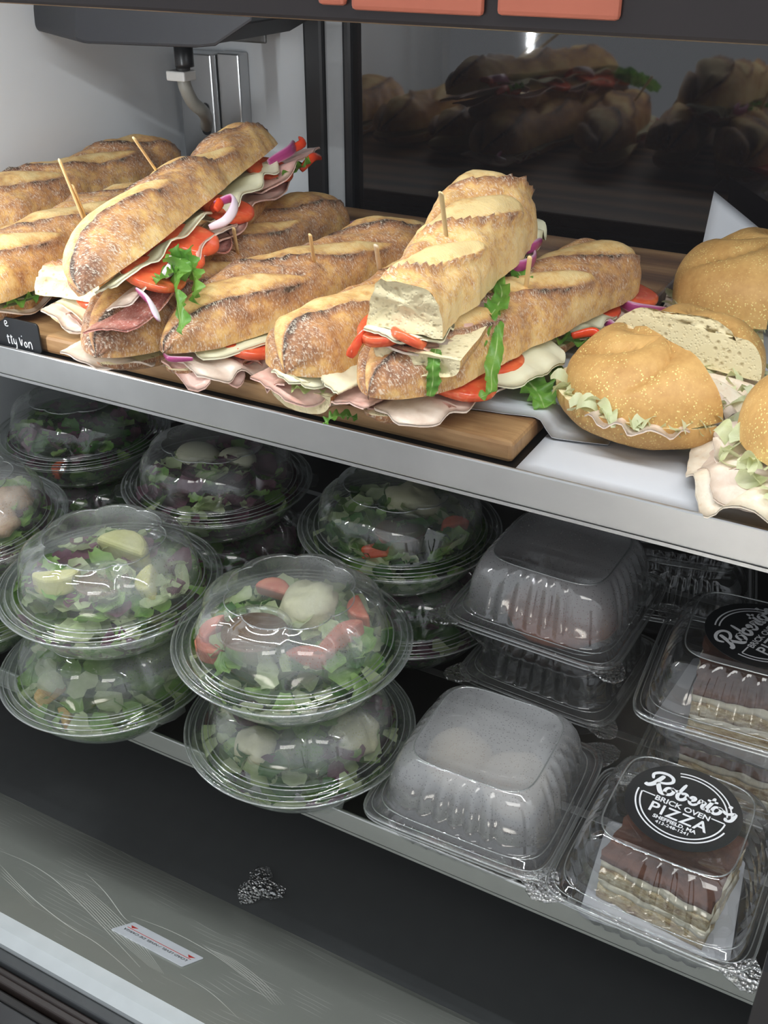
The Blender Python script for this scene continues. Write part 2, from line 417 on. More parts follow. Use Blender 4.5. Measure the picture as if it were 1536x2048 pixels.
tube('hose', spline(hp, 30), .0068, simple('grey rubber hose', (.26, .25, .22), .4), hs, ns=16, up=(1, 0, 0))
pc = at(363, 150, y=.90)
bevel(G().box((pc.x - .012, pc.y - .010, pc.z - .005), (pc.x + .011, pc.y + .010, pc.z + .0045)).make('clip', M_NYLON, hs), .0015)
tube('thread', [at(366, 132, y=.90), at(366, 144, y=.90)], .0072, M_BLACKR, hs, ns=16)

# apron, ledge, rails, front panel, glass
ap = G(); a0, a1 = (.483, ZD), (.315, .630)
ap.v = [(XL, a0[0], a0[1]), (XR, a0[0], a0[1]), (XR, a1[0], a1[1]), (XL, a1[0], a1[1]), (XL, a0[0] - .002, a0[1] - .02), (XR, a0[0] - .002, a0[1] - .02), (XR, a1[0] - .01, a1[1] - .02), (XL, a1[0] - .01, a1[1] - .02)]
ap.f = [(0, 1, 2, 3), (7, 6, 5, 4), (0, 4, 5, 1), (2, 6, 7, 3), (1, 5, 6, 2), (0, 3, 7, 4)]
struct(ap.make('wall_front', M_SLOPE), 'scratched steel apron sloping up to the front ledge', 'wall')
def rail(name, y0, y1, z0, z1, mat, lab):
    return struct(bevel(G().box((XL, y0, z0), (XR, y1, z1)).make(name, mat), .0012), lab, 'trim')
lg = mesh('trim_4', [(x, y, z) for x in (XL, XR) for y, z in ((.315, .6305), (.305, .6315), (.297, .628), (.297, .60), (.315, .60))],
     [(0, 1, 6, 5), (1, 2, 7, 6), (2, 3, 8, 7), (4, 0, 5, 9), (3, 4, 9, 8), (0, 4, 3, 2, 1), (5, 6, 7, 8, 9)], M_WHITE, None, False)
struct(lg, 'pale grey ledge along the front of the case', 'trim')
rail('trim_5', .2885, .2968, .58, .6235, simple('dark grey gasket', (.055, .06, .063), .4), 'dark grey gasket below the pale ledge')
rail('trim_6', .2835, .2882, .58, .6185, M_BROWN, 'brown black glass channel')
rail('trim_7', .2775, .2832, .58, .6205, M_BROWN, 'second brown black glass channel')
rail('trim_8', .2700, .2765, .58, .6150, M_BLACKR, 'ribbed black bottom rail')
rail('trim_9', .2560, .2695, .58, .6170, M_BLACK, 'wide black outer rail')
struct(G().box((XL, .22, .05), (XR, .2555, .606)).make('wall_outer', M_FLOORW), 'tan wooden outer front of the case', 'wall')
struct(G().box((-3.5, -3.2, -.05), (2.5, 2.0, 0)).make('ground', simple('pale shop floor', (.50, .48, .45), .3)), 'pale shop floor in front of the case', 'floor')
struct(G().box((.004, .315, .55), (.05, .335, .885)).make('trim_10', M_BLACK), 'black upright post at the front right', 'post')
gl = G(); gl.v = [(XL, .2868, .60), (.004, .2868, .60), (.004, .356, 1.225), (XL, .356, 1.225)]
gl.f = [(0, 1, 2, 3)]
struct(gl.make('window_1', M_GLASS), 'clear front glass of the display case', 'glass')

# LED strips: one behind the header, one on the front left corner
def led(name, p0, p1, n, nrm, lab, size=(.004, .003)):
    e = empty(name, Matrix(), lab, 'light strip'); p0 = V(p0); p1 = V(p1); d = (p1 - p0).normalized(); nrm = V(nrm).normalized(); s = d.cross(nrm)
    bg = G(); cg = G()
    q = [p0 - d * .01, p1 + d * .01]
    for P in q:
        bg.v += [P + s * .007, P - s * .007, P - s * .007 - nrm * .006, P + s * .007 - nrm * .006]
    bg.f = [(0, 1, 5, 4), (1, 2, 6, 5), (2, 3, 7, 6), (3, 0, 4, 7), (0, 3, 2, 1), (4, 5, 6, 7)]
    bg.make('rail', M_NYLON, e)
    for i in range(n):
        c = p0.lerp(p1, (i + .5) / n) + nrm * .0008; k = len(cg.v)
        cg.v += [c + d * (a * size[0]) + s * (b * size[1]) for a, b in ((-1, -1), (1, -1), (1, 1), (-1, 1))]; cg.f.append((k, k + 1, k + 2, k + 3) if True else 0)
    o = cg.make('led_chips', M_LED, e); o['kind'] = 'stuff'
led('led_strip', (-.84, .455, 1.325), (.28, .455, 1.325), 64, (0, .35, -1), 'row of white LED lamps hidden behind the header')
led('led_strip', (-.675, .385, .98), (-.675, .385, 1.20), 16, (.35, .9, 0), 'upright row of white LED lamps on a front mullion')

# shelves
def shelf(name, yf, z, lip, lab, group=None):
    e = empty(name, Matrix.Translation((0, 0, 0)), lab, 'shelf')
    G().box((XL + .002, yf + .0035, z - .012), (XR - .002, YB - .03, z)).make('plate', M_SHELF, e)
    bevel(G().box((XL + .002, yf, z - lip + .003), (XR - .002, yf + .003, z + .003)).make('front_lip', M_LIP, e), .0011)
    G().box((XL + .002, yf + .0005, z - lip), (XR - .002, yf + .010, z - lip + .0025)).make('lip_return', M_LIP, e)
    return e
us = shelf('upper_shelf', .5495, ZU_, .0245, 'upper steel shelf with bright front lip carrying the sandwiches')
ls = shelf('lower_shelf', .4895, ZL_, .0190, 'lower steel shelf with grey front lip carrying bowls and clamshells')
for y in (.578, .676, .905):
    bevel(G().box((XL + .004, y - .004, ZL_), (XR - .004, y + .004, ZL_ + .0005)).make('seam_strip', M_LIP, ls), .0002)

# load-level sticker on the apron
sv = (V((0, .315, .630)) - V((0, .483, .500))).normalized(); xv = V((1, 0, 0)); nv = V((0, .612, .791))
nv = sv.cross(xv) * -1; nv = nv if nv.z > 0 else -nv; nv.normalize()
cst = V((-.3955, .372, 0)); cst.z = .5 + (.483 - cst.y) / .168 * .13
# sticker axes: text reads from the back, so its x runs to -X and its y runs down the slope to the back
sm_ = Matrix((-xv, -(-sv), nv)).transposed().to_4x4()
sm_ = Matrix((-xv, sv, nv)).transposed().to_4x4() if False else Matrix(((-1, 0, nv.x), (0, (sv).y, nv.y), (0, (sv).z, nv.z))).to_4x4()
sm_.translation = cst + nv * .0006
stk = empty('load_level_sticker', sm_, 'white load level sticker with red arrows on the apron', 'sticker')
def rrect(w, h, r, n=5):
    out = []
    for cx, cy, a0 in ((w - r, h - r, 0), (-w + r, h - r, PI / 2), (-w + r, -h + r, PI), (w - r, -h + r, 1.5 * PI)):
        out += [(cx + r * math.cos(a0 + i * PI / 2 / n), cy + r * math.sin(a0 + i * PI / 2 / n)) for i in range(n + 1)]
    return out
def text(name, body, size, loc, parent, mat, bold=0, align='CENTER', space=1.0, sx=1.0, z=.0004, rot=0):
    cu = bpy.data.curves.new(name, 'FONT'); cu.body = body; cu.size = size; cu.align_x = align; cu.offset = bold; cu.space_character = space
    cu.resolution_u = 3
    to = bpy.data.objects.new(name, cu); COL.objects.link(to)
    dg = bpy.context.evaluated_depsgraph_get(); me = bpy.data.meshes.new_from_object(to.evaluated_get(dg))
    bpy.data.objects.remove(to)
    me.materials.clear(); me.materials.append(mat)
    me.transform(Matrix.Translation((loc[0], loc[1], z)) @ Matrix.Rotation(rot, 4, 'Z') @ Matrix.Diagonal((sx, 1, 1, 1)))
    o = bpy.data.objects.new(name, me); COL.objects.link(o); o.parent = parent
    return o
M_PRINT = simple('white print', (.85, .86, .88), .5); M_INK = simple('black ink', (.03, .03, .035), .5); M_RED = simple('red ink', (.62, .05, .04), .5)
M_STKW = simple('white sticker', (.80, .83, .88), .4)
G().prism(rrect(.0335, .0145, .0015), -.0004, .0002).make('sticker_face', M_STKW, stk)
text('lettering', 'LOAD LEVEL / NIVEL DE CARGA', .0052, (0, .0015), stk, M_INK, sx=.80)
G().prism([(-.030, -.0020), (.030, -.0020), (.030, -.0013), (-.030, -.0013)], .0002, .00035).make('red_line', M_RED, stk)
for x in (-.027, .027):
    G().prism([(x - .0033, -.0072), (x + .0033, -.0072), (x, -.0030)], .0002, .00035).make('red_arrow', M_RED, stk)
# clear ice-like shard lying on the deck edge
sh = G(); random.seed(4)
sv_, sf_ = lathe([(.004, .0), (.018, .001), (.016, .005), (.009, .008), (.001, .009)], 14, lambda i, p: 1 + .35 * math.sin(3 * p + i) + .2 * math.sin(7 * p))
so = mesh('plastic_scrap', sv_, sf_, M_TAB, None, False); so.location = at(506, 1796, z=ZD + .001) + V((0, .012, 0))
tag(so, 'small crumpled clear plastic scrap on the dark deck', 'scrap')

# ---------------------------------------------------------------- bread
def loaf(name, parent, x0, x1, W_, H, z0, seed, top=True, cut0=False, cut1=False, tip=.75, scores=3, bend=0.0, dy=0.0, ear=1.0, dark=0.0, sang=None, zb=0.0, taper=(1, 1), waist=.07):
    """half a baguette lying along local X from x0 to x1; flat side at z0 (top half domes up, bottom half domes down)"""
    rnd = random.Random(seed); L = x1 - x0; NT_, NA = 84, 30
    sc = []
    sa = sang if sang is not None else rnd.uniform(.30, .42)
    for i in range(scores):
        sc.append(((i + .5 + rnd.uniform(-.08, .08)) / scores * L, rnd.uniform(-.06, .06) * W_, sa + rnd.uniform(-.06, .06), L / scores * .66, W_ * rnd.uniform(.20, .29)))
    vs = []; fs = []; bake = []; flour = []; fm = []
    R = W_ * .5
    for i in range(NT_ + 1):
        t = i / NT_; t = t * t * (3 - 2 * t) * .35 + t * .65
        u = t * L; s = 1.0; sz = 1.0
        if not cut0 and u < tip * R * 2.2: k = 1 - u / (tip * R * 2.2); s *= max(.0, (1 - k ** 1.7)) ** .62
        if not cut1 and L - u < tip * R * 2.2: k = 1 - (L - u) / (tip * R * 2.2); s *= max(.0, (1 - k ** 1.7)) ** .62
        tipk = 1 - min(1, min(u if not cut0 else 9, (L - u) if not cut1 else 9) / .035)
        tp = taper[0] + (taper[1] - taper[0]) * sm(0, .8, t); wob = tp * (1 + waist * noise.noise(V((u * 16, seed * 3.1, .5))) + .035 * noise.noise(V((u * 45, seed, 2.5))))
        cy = bend * math.sin(t * PI) + dy; cz = zb * math.sin(t * PI)
        for j in range(NA + 1):
            a = PI * j / NA; ca, sa_ = math.cos(a), math.sin(a)
            yy = R * s * wob * math.copysign(abs(ca) ** .80, ca); zz = H * s ** .85 * wob * abs(sa_) ** .72
            d = 0; bk = 0.0; fl = 1.0
            if top:
                v = (a - PI / 2) * R
                for (su, sv, ph, la, wa) in sc:
                    du, dv = u - su, v - sv
                    al = du * math.cos(ph) + dv * math.sin(ph); ac = -du * math.sin(ph) + dv * math.cos(ph)
                    q = (al / la) ** 2; w2 = wa * math.sqrt(max(0, 1 - q)) if q < 1 else 0
                    if w2 > 0:
                        e = ac / wa; edge = w2 / wa
                        ins = sm(edge, edge * .15, abs(e) + .25 * edge * nz((u, v, seed), 90)) if abs(e) < edge else 0
                        d += .0022 * ins * W_ / .08 - .0055 * math.exp(-((e + edge) / .20) ** 2) * min(1, edge * 1.3) * ear
                        earh = math.exp(-((e - edge) / .15) ** 2) * min(1, edge * 1.5)
                        d += .0062 * earh * ear * (.5 + .5 * abs(nz((u * 1, v * 1, seed), 130)))
                        bk += -.30 * ins + .42 * earh + .14 * math.exp(-((e + edge) / .22) ** 2)
                        fl *= 1 - .75 * ins
                d *= min(1, s * 1.5); d += .0034 * nz((u, v, seed), 30) + .0014 * nz((u, v, seed), 90)
                bk += .26 * tipk * (1 if s < 1.01 else 1) + dark - .22 * sm(.55, .0, sa_) + .12 * nz((u, v, seed), 18)
            else:
                d += .0015 * nz((u, v if False else a * R, seed), 40); bk += -.05 + .3 * tipk + dark
            nn = V((0, ca, sa_ * 1.2)).normalized()
            y = cy + yy + nn.y * d; z = (zz + nn.z * d)
            z = z0 + cz + (z if top else -z)
            vs.append((x0 + u, y, z)); bake.append(.47 + bk * 1.15); flour.append(fl)
    n1 = NA + 1
    for i in range(NT_):
        for j in range(NA):
            q = (i * n1 + j, (i + 1) * n1 + j, (i + 1) * n1 + j + 1, i * n1 + j + 1)
            fs.append(q if top else q[::-1]); fm.append(0)
    # flat crumb side
    k0 = len(vs); NB = 8
    for i in range(NT_ + 1):
        A, B = V(vs[i * n1]), V(vs[i * n1 + NA])
        for j in range(NB + 1):
            p = A.lerp(B, j / NB); p.z += .0012 * nz(p, 120, seed) if 0 < j < NB else 0
            vs.append(p); bake.append(.4); flour.append(0)
    m1 = NB + 1
    for i in range(NT_):
        for j in range(NB):
            q = (k0 + i * m1 + j, k0 + i * m1 + j + 1, k0 + (i + 1) * m1 + j + 1, k0 + (i + 1) * m1 + j)
            fs.append(q if top else q[::-1]); fm.append(1)
    # cut ends: concentric crumb cap
    for cut, i in ((cut0, 0), (cut1, NT_)):
        if not cut: continue
        loop = [V(vs[i * n1 + j]) for j in range(n1)] + [V(vs[k0 + i * m1 + j]) for j in range(NB - 1, 0, -1)]
        c = sum(loop, V()) / len(loop); rings = 6; st = len(vs); nl = len(loop)
        for r in range(rings):
            f = 1 - r / rings
            for p in loop:
                q = c + (p - c) * f
                q.x += (.0028 * nz(q, 170, seed) + .0012 * nz(q, 420, seed)) * (1 if r else .3) + (0.0035 if i == 0 else -.0035) * min(1, r / 2) * (.6 + nz(q, 60, seed))
                vs.append(q); bake.append(.4); flour.append(0)
        vs.append(c); bake.append(.4); flour.append(0)
        for r in range(rings):
            for j in range(nl):
                a, b = st + r * nl + j, st + r * nl + (j + 1) % nl
                if r < rings - 1: q = (a, b, b + nl, a + nl)
                else: q = (a, b, len(vs) - 1)
                fs.append(q); fm.append(1)
    return mesh(name, vs, fs, M_CRUST, parent, True, {'bake': bake, 'flour': flour}, [M_CRUMB], fm)

# ---------------------------------------------------------------- fillings (local frame: x along, s to the right = -y)
def sheet(name, parent, x0, x1, s0, s1, z, mat, seed, droop=.008, ruf=.004, nr=3, th=.0016, tiltz=0.0, edge=.12, curl=0.0, nx=34, ny=10, fold=0.0):
    rnd = random.Random(seed); ph = rnd.uniform(0, 6); vs = []; fs = []
    def P(u, v):
        # rounded outline
        ru = 1 - .55 * abs(2 * u - 1) ** 5
        so = s0 + (s1 - s0) * v * (ru * (1 - edge) + edge * (1 + noise.noise(V((u * 6, seed, 0)))))
        r = ruf * math.sin(u * nr * 2 * PI + ph + 2.2 * noise.noise(V((u * 3, seed, 4)))) * v ** 1.3
        dz = -droop * v ** 2 * (1 + .5 * noise.noise(V((u * 3.5, seed, 9)))) + r + tiltz * v + curl * max(0, v - .6) ** 2 * 6
        if fold: so -= fold * max(0, math.sin(u * nr * 2 * PI + ph)) * v
        return V((x0 + (x1 - x0) * u + .003 * noise.noise(V((u * 5, v * 3, seed))), -so, z + dz + .0008 * noise.noise(V((u * 20, v * 9, seed)))))
    for off in (0, -th):
        for i in range(nx + 1):
            for j in range(ny + 1):
                p = P(i / nx, j / ny); vs.append((p.x, p.y, p.z + off))
    N = (nx + 1) * (ny + 1); w = ny + 1
    for i in range(nx):
        for j in range(ny):
            q = (i * w + j, i * w + j + 1, (i + 1) * w + j + 1, (i + 1) * w + j); fs.append(q); fs.append(tuple(N + k for k in reversed(q)))
    for i in range(nx):
        for j in (0, ny):
            a, b = i * w + j, (i + 1) * w + j; fs.append((a, b, N + b, N + a))
    for j in range(ny):
        for i in (0, nx):
            a, b = i * w + j, i * w + j + 1; fs.append((a, b, N + b, N + a))
    return mesh(name, vs, fs, mat, parent)
def tomato(parent, x, s, z, r=.028, th=.006, tx=0, ty=0, name='tomato_slice', world=False):
    pr = [(0, th * .5), (r * .55, th * .46), (r * .86, th * .5), (r * .97, th * .38), (r, 0), (r * .97, -th * .38), (r * .86, -th * .5), (0, -th * .5)]
    vs, fs = lathe(pr, 36, lambda i, p: 1 + .03 * math.sin(3 * p + x * 99) + .012 * math.sin(7 * p))
    m = Matrix.Translation((x, -s, z)) @ Matrix.Rotation(-tx, 4, 'X') @ Matrix.Rotation(ty, 4, 'Y')
    return mesh(name, [m @ V(v) for v in vs], fs, M_TOMATO, parent, world=world)
def onion(parent, pts, rx=.0022, ry=.0042, name='onion_ring', up=(0, 0, 1), world=False):
    return tube(name, spline(pts, 28), rx, M_ONION, parent, ry, 10, up, lambda t: .25 + .75 * math.sin(PI * min(1, max(0, t * .96 + .02))) ** .35, world)
def pepper(parent, pts, name='pepper_strip', rx=.0022, ry=.004, world=False):
    return tube(name, spline(pts, 20), rx, M_PEPPER, parent, ry, 8, (0, 0, 1), lambda t: .4 + .6 * math.sin(PI * (t * .9 + .05)) ** .5, world)
def lettuce(parent, pts, w, seed, mat=None, name='lettuce_leaf', frill=.006, world=False, up=(0, 0, 1), nf=5, nv=8):
    P = spline(pts, 40); n = len(P); vs = []; fs = []; tone = []; upv = V(up); rnd = random.Random(seed); ph = rnd.uniform(0, 6)
    for i, p in enumerate(P):
        t = i / (n - 1); d = (P[min(i + 1, n - 1)] - P[max(i - 1, 0)]).normalized(); s = d.cross(upv)
        if s.length < .05: s = d.cross(V((.6, .8, 0)))
        s.normalize(); nn = s.cross(d)
        ww = w * (.25 + .75 * math.sin(PI * (t * .86 + .1)) ** .6) * (1 + .35 * noise.noise(V((t * 5, seed, 1))))
        for j in range(nv + 1):
            v = j / nv * 2 - 1
            k = abs(v) ** 1.5
            e = frill * k * math.sin(t * nf * 2 * PI + ph + v * 1.5 + 2 * noise.noise(V((t * 4, v, seed))))
            jag = 1 + .22 * noise.noise(V((t * 22, v * 2, seed))) * k
            vs.append(p + s * (v * ww * .5 * jag) + nn * (e + .25 * ww * k * .6)); tone.append(min(1, abs(v) * 1.6 + .12 + .25 * noise.noise(V((t * 9, v * 4, seed)))))
    w1 = nv + 1
    for i in range(n - 1):
        for j in range(nv):
            fs.append((i * w1 + j, (i + 1) * w1 + j, (i + 1) * w1 + j + 1, i * w1 + j + 1))
    return mesh(name, vs, fs, mat or M_LEAF, parent, True, {'tone': tone}, world=world)
def pick(parent, base, tipp, w=.0032, name='wooden_pick', mat=None):
    base, tipp = V(base), V(tipp); d = tipp - base
    vs, fs, a = tube_data([base + d * k for k in (0, .3, .6, .92, .975, 1)], w * .55, w * .30, 8, (0, 1, .1), lambda t: 1 if t < .9 else (.85 if t < .97 else .45))
    return mesh(name, vs, fs, mat or M_PICK, parent, world=True)

# ---------------------------------------------------------------- cutting board, papers
zb = .9505
bx = empty('cutting_board', Matrix.Translation((-.53, .79, zb)), 'dark acacia cutting board under the baguettes', 'board')
bevel(G().box((-.28, -.230, 0), (.318, .232, .0150)).make('board', M_WOOD, bx), .003)
BT = zb + .0150
def paper(name, pts, lab, zf, n=26, group=None):
    """quad sheet pts (4 corners x,y) with height function"""
    A, B, C_, D = [V((x, y, 0)) for x, y in pts]; vs = []; fs = []
    for off in (0, -.0004):
        for i in range(n + 1):
            for j in range(n + 1):
                p = A.lerp(B, i / n).lerp(D.lerp(C_, i / n), j / n); q = zf(p.x, p.y); p.z = q[0] if isinstance(q, tuple) else q
                if isinstance(q, tuple): p.y = q[1]
                p.z += off; vs.append(p)
    N = (n + 1) ** 2; w = n + 1
    for i in range(n):
        for j in range(n):
            q = (i * w + j, (i + 1) * w + j, (i + 1) * w + j + 1, i * w + j + 1); fs.append(q); fs.append(tuple(N + k for k in reversed(q)))
    for i in range(n):
        for a, b in ((i * w, (i + 1) * w), (i * w + n, (i + 1) * w + n), (i, i + 1), (n * w + i, n * w + i + 1)): fs.append((a, b, N + b, N + a))
    return tag(mesh(name, vs, fs, M_PAPER), lab, 'paper', group)
def zf_big(x, y):
    z = zb + .0008 + .0007 * nz((x, y, 0), 16)
    lim = 1.005
    if y > lim: return (z + (y - lim) * .93, lim + (y - lim) * .30)
    return z
paper('parchment_sheet', [(-.207, .5545), (.26, .5545), (.26, .80), (-.207, 1.085)], 'large white parchment sheet under the round rolls, curling up the door', zf_big, 44)
def zf_small(x, y):
    k = sm(-.212, -.200, x); return (BT + .0012) * (1 - k) + (zb + .0028) * k + .0012 * abs(nz((x, y, 2), 30))
paper('parchment_sheet', [(-.262, .590), (-.165, .610), (-.178, .835), (-.262, .845)], 'small white parchment sheet folded over the board edge under the baguette', zf_small, 24)

# ---------------------------------------------------------------- baguette sandwiches
def sandwich(p0, p1, label, roll=0):
    m, L = frame(p0, p1, roll)
    return empty('baguette_sandwich', m, label, 'sandwich', None), L
Z1 = BT + .001

# B1: rear left
e, L = sandwich((-.788, .64, Z1), (-.812, .985, Z1), 'rearmost baguette sandwich lying along the white end wall')
loaf('bottom_bread', e, 0, L, .074, .018, .019, 101, False)
sheet('cheese_slice', e, .05, L - .05, .0, .036, .024, M_CHEESE, 11, .003, .002)
sheet('turkey_slice', e, .03, L - .06, .0, .037, .021, M_TURKEY, 12, .004, .003)
loaf('top_bread', e, -.01, L + .005, .080, .044, .026, 102, True, scores=3, dark=.06)
pick(e, at(172, 452, z=1.030), at(118, 318, z=1.10))
# B2: left, running out of the picture
e, L = sandwich((-.665, .52, Z1), (-.712, .83, Z1), 'baguette sandwich with a wooden pick behind the black sign')
loaf('bottom_bread', e, 0, L, .070, .016, .017, 103, False)
sheet('turkey_slice', e, .02, .22, .0, .040, .022, M_TURKEY, 13, .008, .004)
sheet('cheese_slice', e, .03, .20, .0, .036, .024, M_CHEESE, 14, .004, .002)
lettuce(e, [(.03, -.030, .020), (.06, -.036, .019), (.09, -.034, .020), (.12, -.030, .021)], .010, 15)
loaf('top_bread', e, -.01, L, .074, .036, .024, 104, True, scores=3, dark=.0)
pick(e, at(180, 458, z=1.024), at(145, 370, z=1.075))
# B3: cut half with crumb end
e, L = sandwich((-.590, .575, Z1), (-.625, .84, Z1), 'cut baguette half with torn crumb end beside the black sign')
loaf('bottom_bread', e, .006, L, .060, .014, .015, 105, False, cut0=True)
sheet('ham_slice', e, -.008, .14, .0, .034, .018, M_HAM, 16, .012, .005, fold=.006)
tomato(e, .022, .012, .022, .020)
sheet('cheese_slice', e, -.006, .10, -.01, .036, .025, M_CHEESE, 17, .012, .003)
sheet('cheese_slice', e, .02, .16, .0, .036, .026, M_CHEESE, 18, .010, .003)
sheet('turkey_slice', e, -.012, .06, -.02, .026, .020, M_TURKEY, 19, .010, .006)
loaf('top_bread', e, 0, L, .060, .026, .027, 106, True, cut0=True, scores=3)
# B5
e, L = sandwich((-.500, .502, Z1), (-.540, .885, Z1), 'long baguette sandwich lying under the open tilted one', .05)
loaf('bottom_bread', e, .005, L - .01, .062, .014, .015, 107, False)
sheet('turkey_slice', e, .004, .1, -.034, .024, .018, M_TURKEY, 20, .004, .003)
sheet('turkey_slice', e, L - .12, L + .012, -.02, .038, .021, M_TURKEY, 21, .006, .003)
sheet('salami_slice', e, L - .11, L + .004, -.02, .037, .018, M_SALAMI, 22, .004, .003)
sheet('cheese_slice', e, .14, L - .01, .0, .036, .023, M_CHEESE, 23, .004, .002)
onion(e, [(L - .02, -.02, .024), (L + .010, -.030, .023), (L + .002, -.038, .020)])
loaf('top_bread', e, 0, L, .072, .036, .022, 108, True, scores=3, dark=.10, ear=.8, tip=.6)
pick(e, at(476, 512, z=1.018), at(467, 455, z=1.045))
# B6
e, L = sandwich((-.452, .524, Z1), (-.404, .845, Z1), 'baguette sandwich with a dark tip and tomato, third from the board end')
loaf('bottom_bread', e, -.002, L - .01, .060, .014, .015, 109, False)
sheet('ham_slice', e, .0, .10, -.01, .038, .019, M_HAM, 24, .010, .005, nr=4, fold=.006)
sheet('turkey_slice', e, .004, .09, .0, .040, .021, M_TURKEY, 25, .010, .004)
tomato(e, .056, .023, .0235, .024, .0065, -.22); tomato(e, .098, .020, .0230, .023, .006, -.2)
sheet('salami_slice', e, .03, .2, .0, .036, .018, M_SALAMI, 26, .004, .003)
sheet('cheese_slice', e, .012, .20, .0, .038, .0275, M_CHEESE, 27, .003, .0015)
onion(e, [(.000, .006, .024), (-.003, -.004, .024), (.006, -.016, .024)], .0014, .0022)
loaf('top_bread', e, -.006, L, .072, .034, .028, 110, True, scores=3, dark=.08, tip=1.1, bend=.004)
pick(e, at(630, 535, z=1.020), at(620, 468, z=1.055))
# B7
e, L = sandwich((-.358, .530, Z1), (-.330, .80, Z1), 'cut baguette half with lettuce and ham at its open end')
loaf('bottom_bread', e, .004, L, .050, .016, .017, 111, False, cut0=True, dy=-.004)
sheet('ham_slice', e, -.006, .11, .0, -.030, .023, M_HAM, 28, .012, .004, nr=4)
sheet('ham_slice', e, -.010, .10, -.026, .030, .023, M_HAM, 29, .008, .005, nr=3)
lettuce(e, [(-.004, -.004, .020), (.006, -.016, .019), (.022, -.023, .019), (.05, -.026, .020)], .012, 30, M_LEAFP, frill=.003)
sheet('turkey_slice', e, .03, .13, .0, .042, .027, M_TURKEY, 31, .012, .003, nr=2)
sheet('cheese_slice', e, -.007, .05, -.010, .018, .030, M_CHEESE, 32, .005, .001)
sheet('cheese_slice', e, -.004, .14, .0, .030, .030, M_CHEESE, 33, .005, .002)
loaf('top_bread', e, -.005, L, .060, .034, .029, 112, True, scores=2, dark=.0, sang=.22, tip=.28)
pick(e, at(760, 545, z=1.025), at(752, 490, z=1.055), .004, 'plastic_pick', simple('frosted pick', (.74, .62, .46), .4))
# B9
e, L = sandwich((-.295, .524, Z1), (-.231, .838, Z1), 'baguette sandwich with cheese and lettuce nearest the board end')
loaf('bottom_bread', e, .0, L - .01, .060, .014, .015, 113, False, dark=.0)
sheet('ham_slice', e, .006, .15, -.024, .035, .018, M_HAM, 34, .004, .003, nr=4)
sheet('turkey_slice', e, .004, .12, .0, .039, .019, M_TURKEY, 35, .005, .002, nr=3)
sheet('ham_slice', e, -.006, .04, .0, -.040, .022, M_HAM, 36, .008, .005, nr=2, fold=.004)
tomato(e, .066, .022, .0235, .025, .007, -.18); tomato(e, .108, .016, .0225, .023, .006, -.05)
tomato(e, L - .03, .022, .025, .024, .006, -.22, .1); tomato(e, L - .075, .015, .023, .022, .006, -.1)
lettuce(e, [(.112, -.030, .015), (.116, -.042, .011), (.112, -.054, .006), (.104, -.064, .002)], .024, 37, frill=.004)
lettuce(e, [(.138, -.030, .014), (.144, -.044, .009), (.146, -.058, .005), (.144, -.084, .003)], .026, 38, M_LEAF, frill=.004)
lettuce(e, [(.170, -.026, .022), (.190, -.036, .016), (.208, -.037, .010), (.225, -.033, .012)], .014, 39, frill=.004)
pepper(e, [(.184, -.034, .022), (.196, -.045, .024), (.193, -.052, .018), (.178, -.055, .007)])
sheet('cheese_slice', e, -.008, .05, -.02, -.042, .027, M_CHEESE, 40, -.005, .001)
sheet('cheese_slice', e, .080, .172, .0, .050, .028, M_CHEESE, 41, .011, .001, edge=.02)
sheet('cheese_slice', e, .19, .26, .0, .038, .028, M_CHEESE, 42, .006, .002)
sheet('turkey_slice', e, .19, .30, .0, .044, .021, M_TURKEY, 43, .008, .004)
onion(e, [(.265, -.026, .025), (.262, -.042, .024), (.276, -.052, .020), (.293, -.054, .016)], .0018, .0048)
onion(e, [(.235, -.026, .020), (.228, -.044, .018), (.218, -.051, .010)], .0026, .0045)
loaf('top_bread', e, -.002, L, .070, .036, .028, 114, True, scores=3, dark=.02, tip=.6)
pick(e, at(1048, 605, z=1.016), at(1060, 512, z=1.055))
# B8: on top
e, L = sandwich((-.283, .540, 1.006), (-.318, .775, 1.016), 'thick pale baguette half on top of the pile, crumb end facing out', .06)
loaf('bottom_bread', e, -.004, L - .02, .066, .018, .018, 115, False, cut0=True, dy=-.012, taper=(.85, 1))
sheet('turkey_slice', e, -.006, .09, -.02, .028, .020, M_TURKEY, 44, .004, .003)
sheet('ham_slice', e, .0, L - .02, .0, .034, .022, M_HAM, 45, .006, .004, nr=5)
tomato(e, .006, -.014, .025, .016, .007, .1, -.3); tomato(e, .002, .004, .024, .012, .006, -.3, .4, 'tomato_chunk')
pepper(e, [(.014, .016, .027), (.000, .022, .025), (-.009, .026, .017), (-.011, .029, .010)])
sheet('cheese_slice', e, -.007, .05, -.022, .025, .029, M_CHEESE, 46, .003, .002)
sheet('salami_slice', e, .15, L + .006, .0, .034, .026, M_SALAMI, 47, .006, .004)
sheet('cheese_slice', e, .17, L + .012, .0, .039, .032, M_CHEESE, 48, .006, .005)
onion(e, [(.140, -.024, .026), (.148, -.039, .026), (.170, -.043, .024), (.190, -.038, .024)], .0018, .005)
onion(e, [(.168, -.020, .028), (.178, -.038, .030), (.200, -.041, .028)], .0022, .005)
lettuce(e, [(.155, -.030, .024), (.140, -.041, .022), (.132, -.047, .017), (.122, -.050, .012)], .012, 49, frill=.003)
lettuce(e, [(.118, -.030, .025), (.098, -.038, .024), (.080, -.040, .022), (.058, -.038, .016), (.046, -.040, .006)], .012, 50, frill=.003)
lettuce(e, [(.080, -.033, .022), (.066, -.044, .016), (.050, -.049, .006), (.034, -.051, -.004), (.020, -.055, -.010), (.014, -.050, -.013)], .009, 51, frill=.0025)
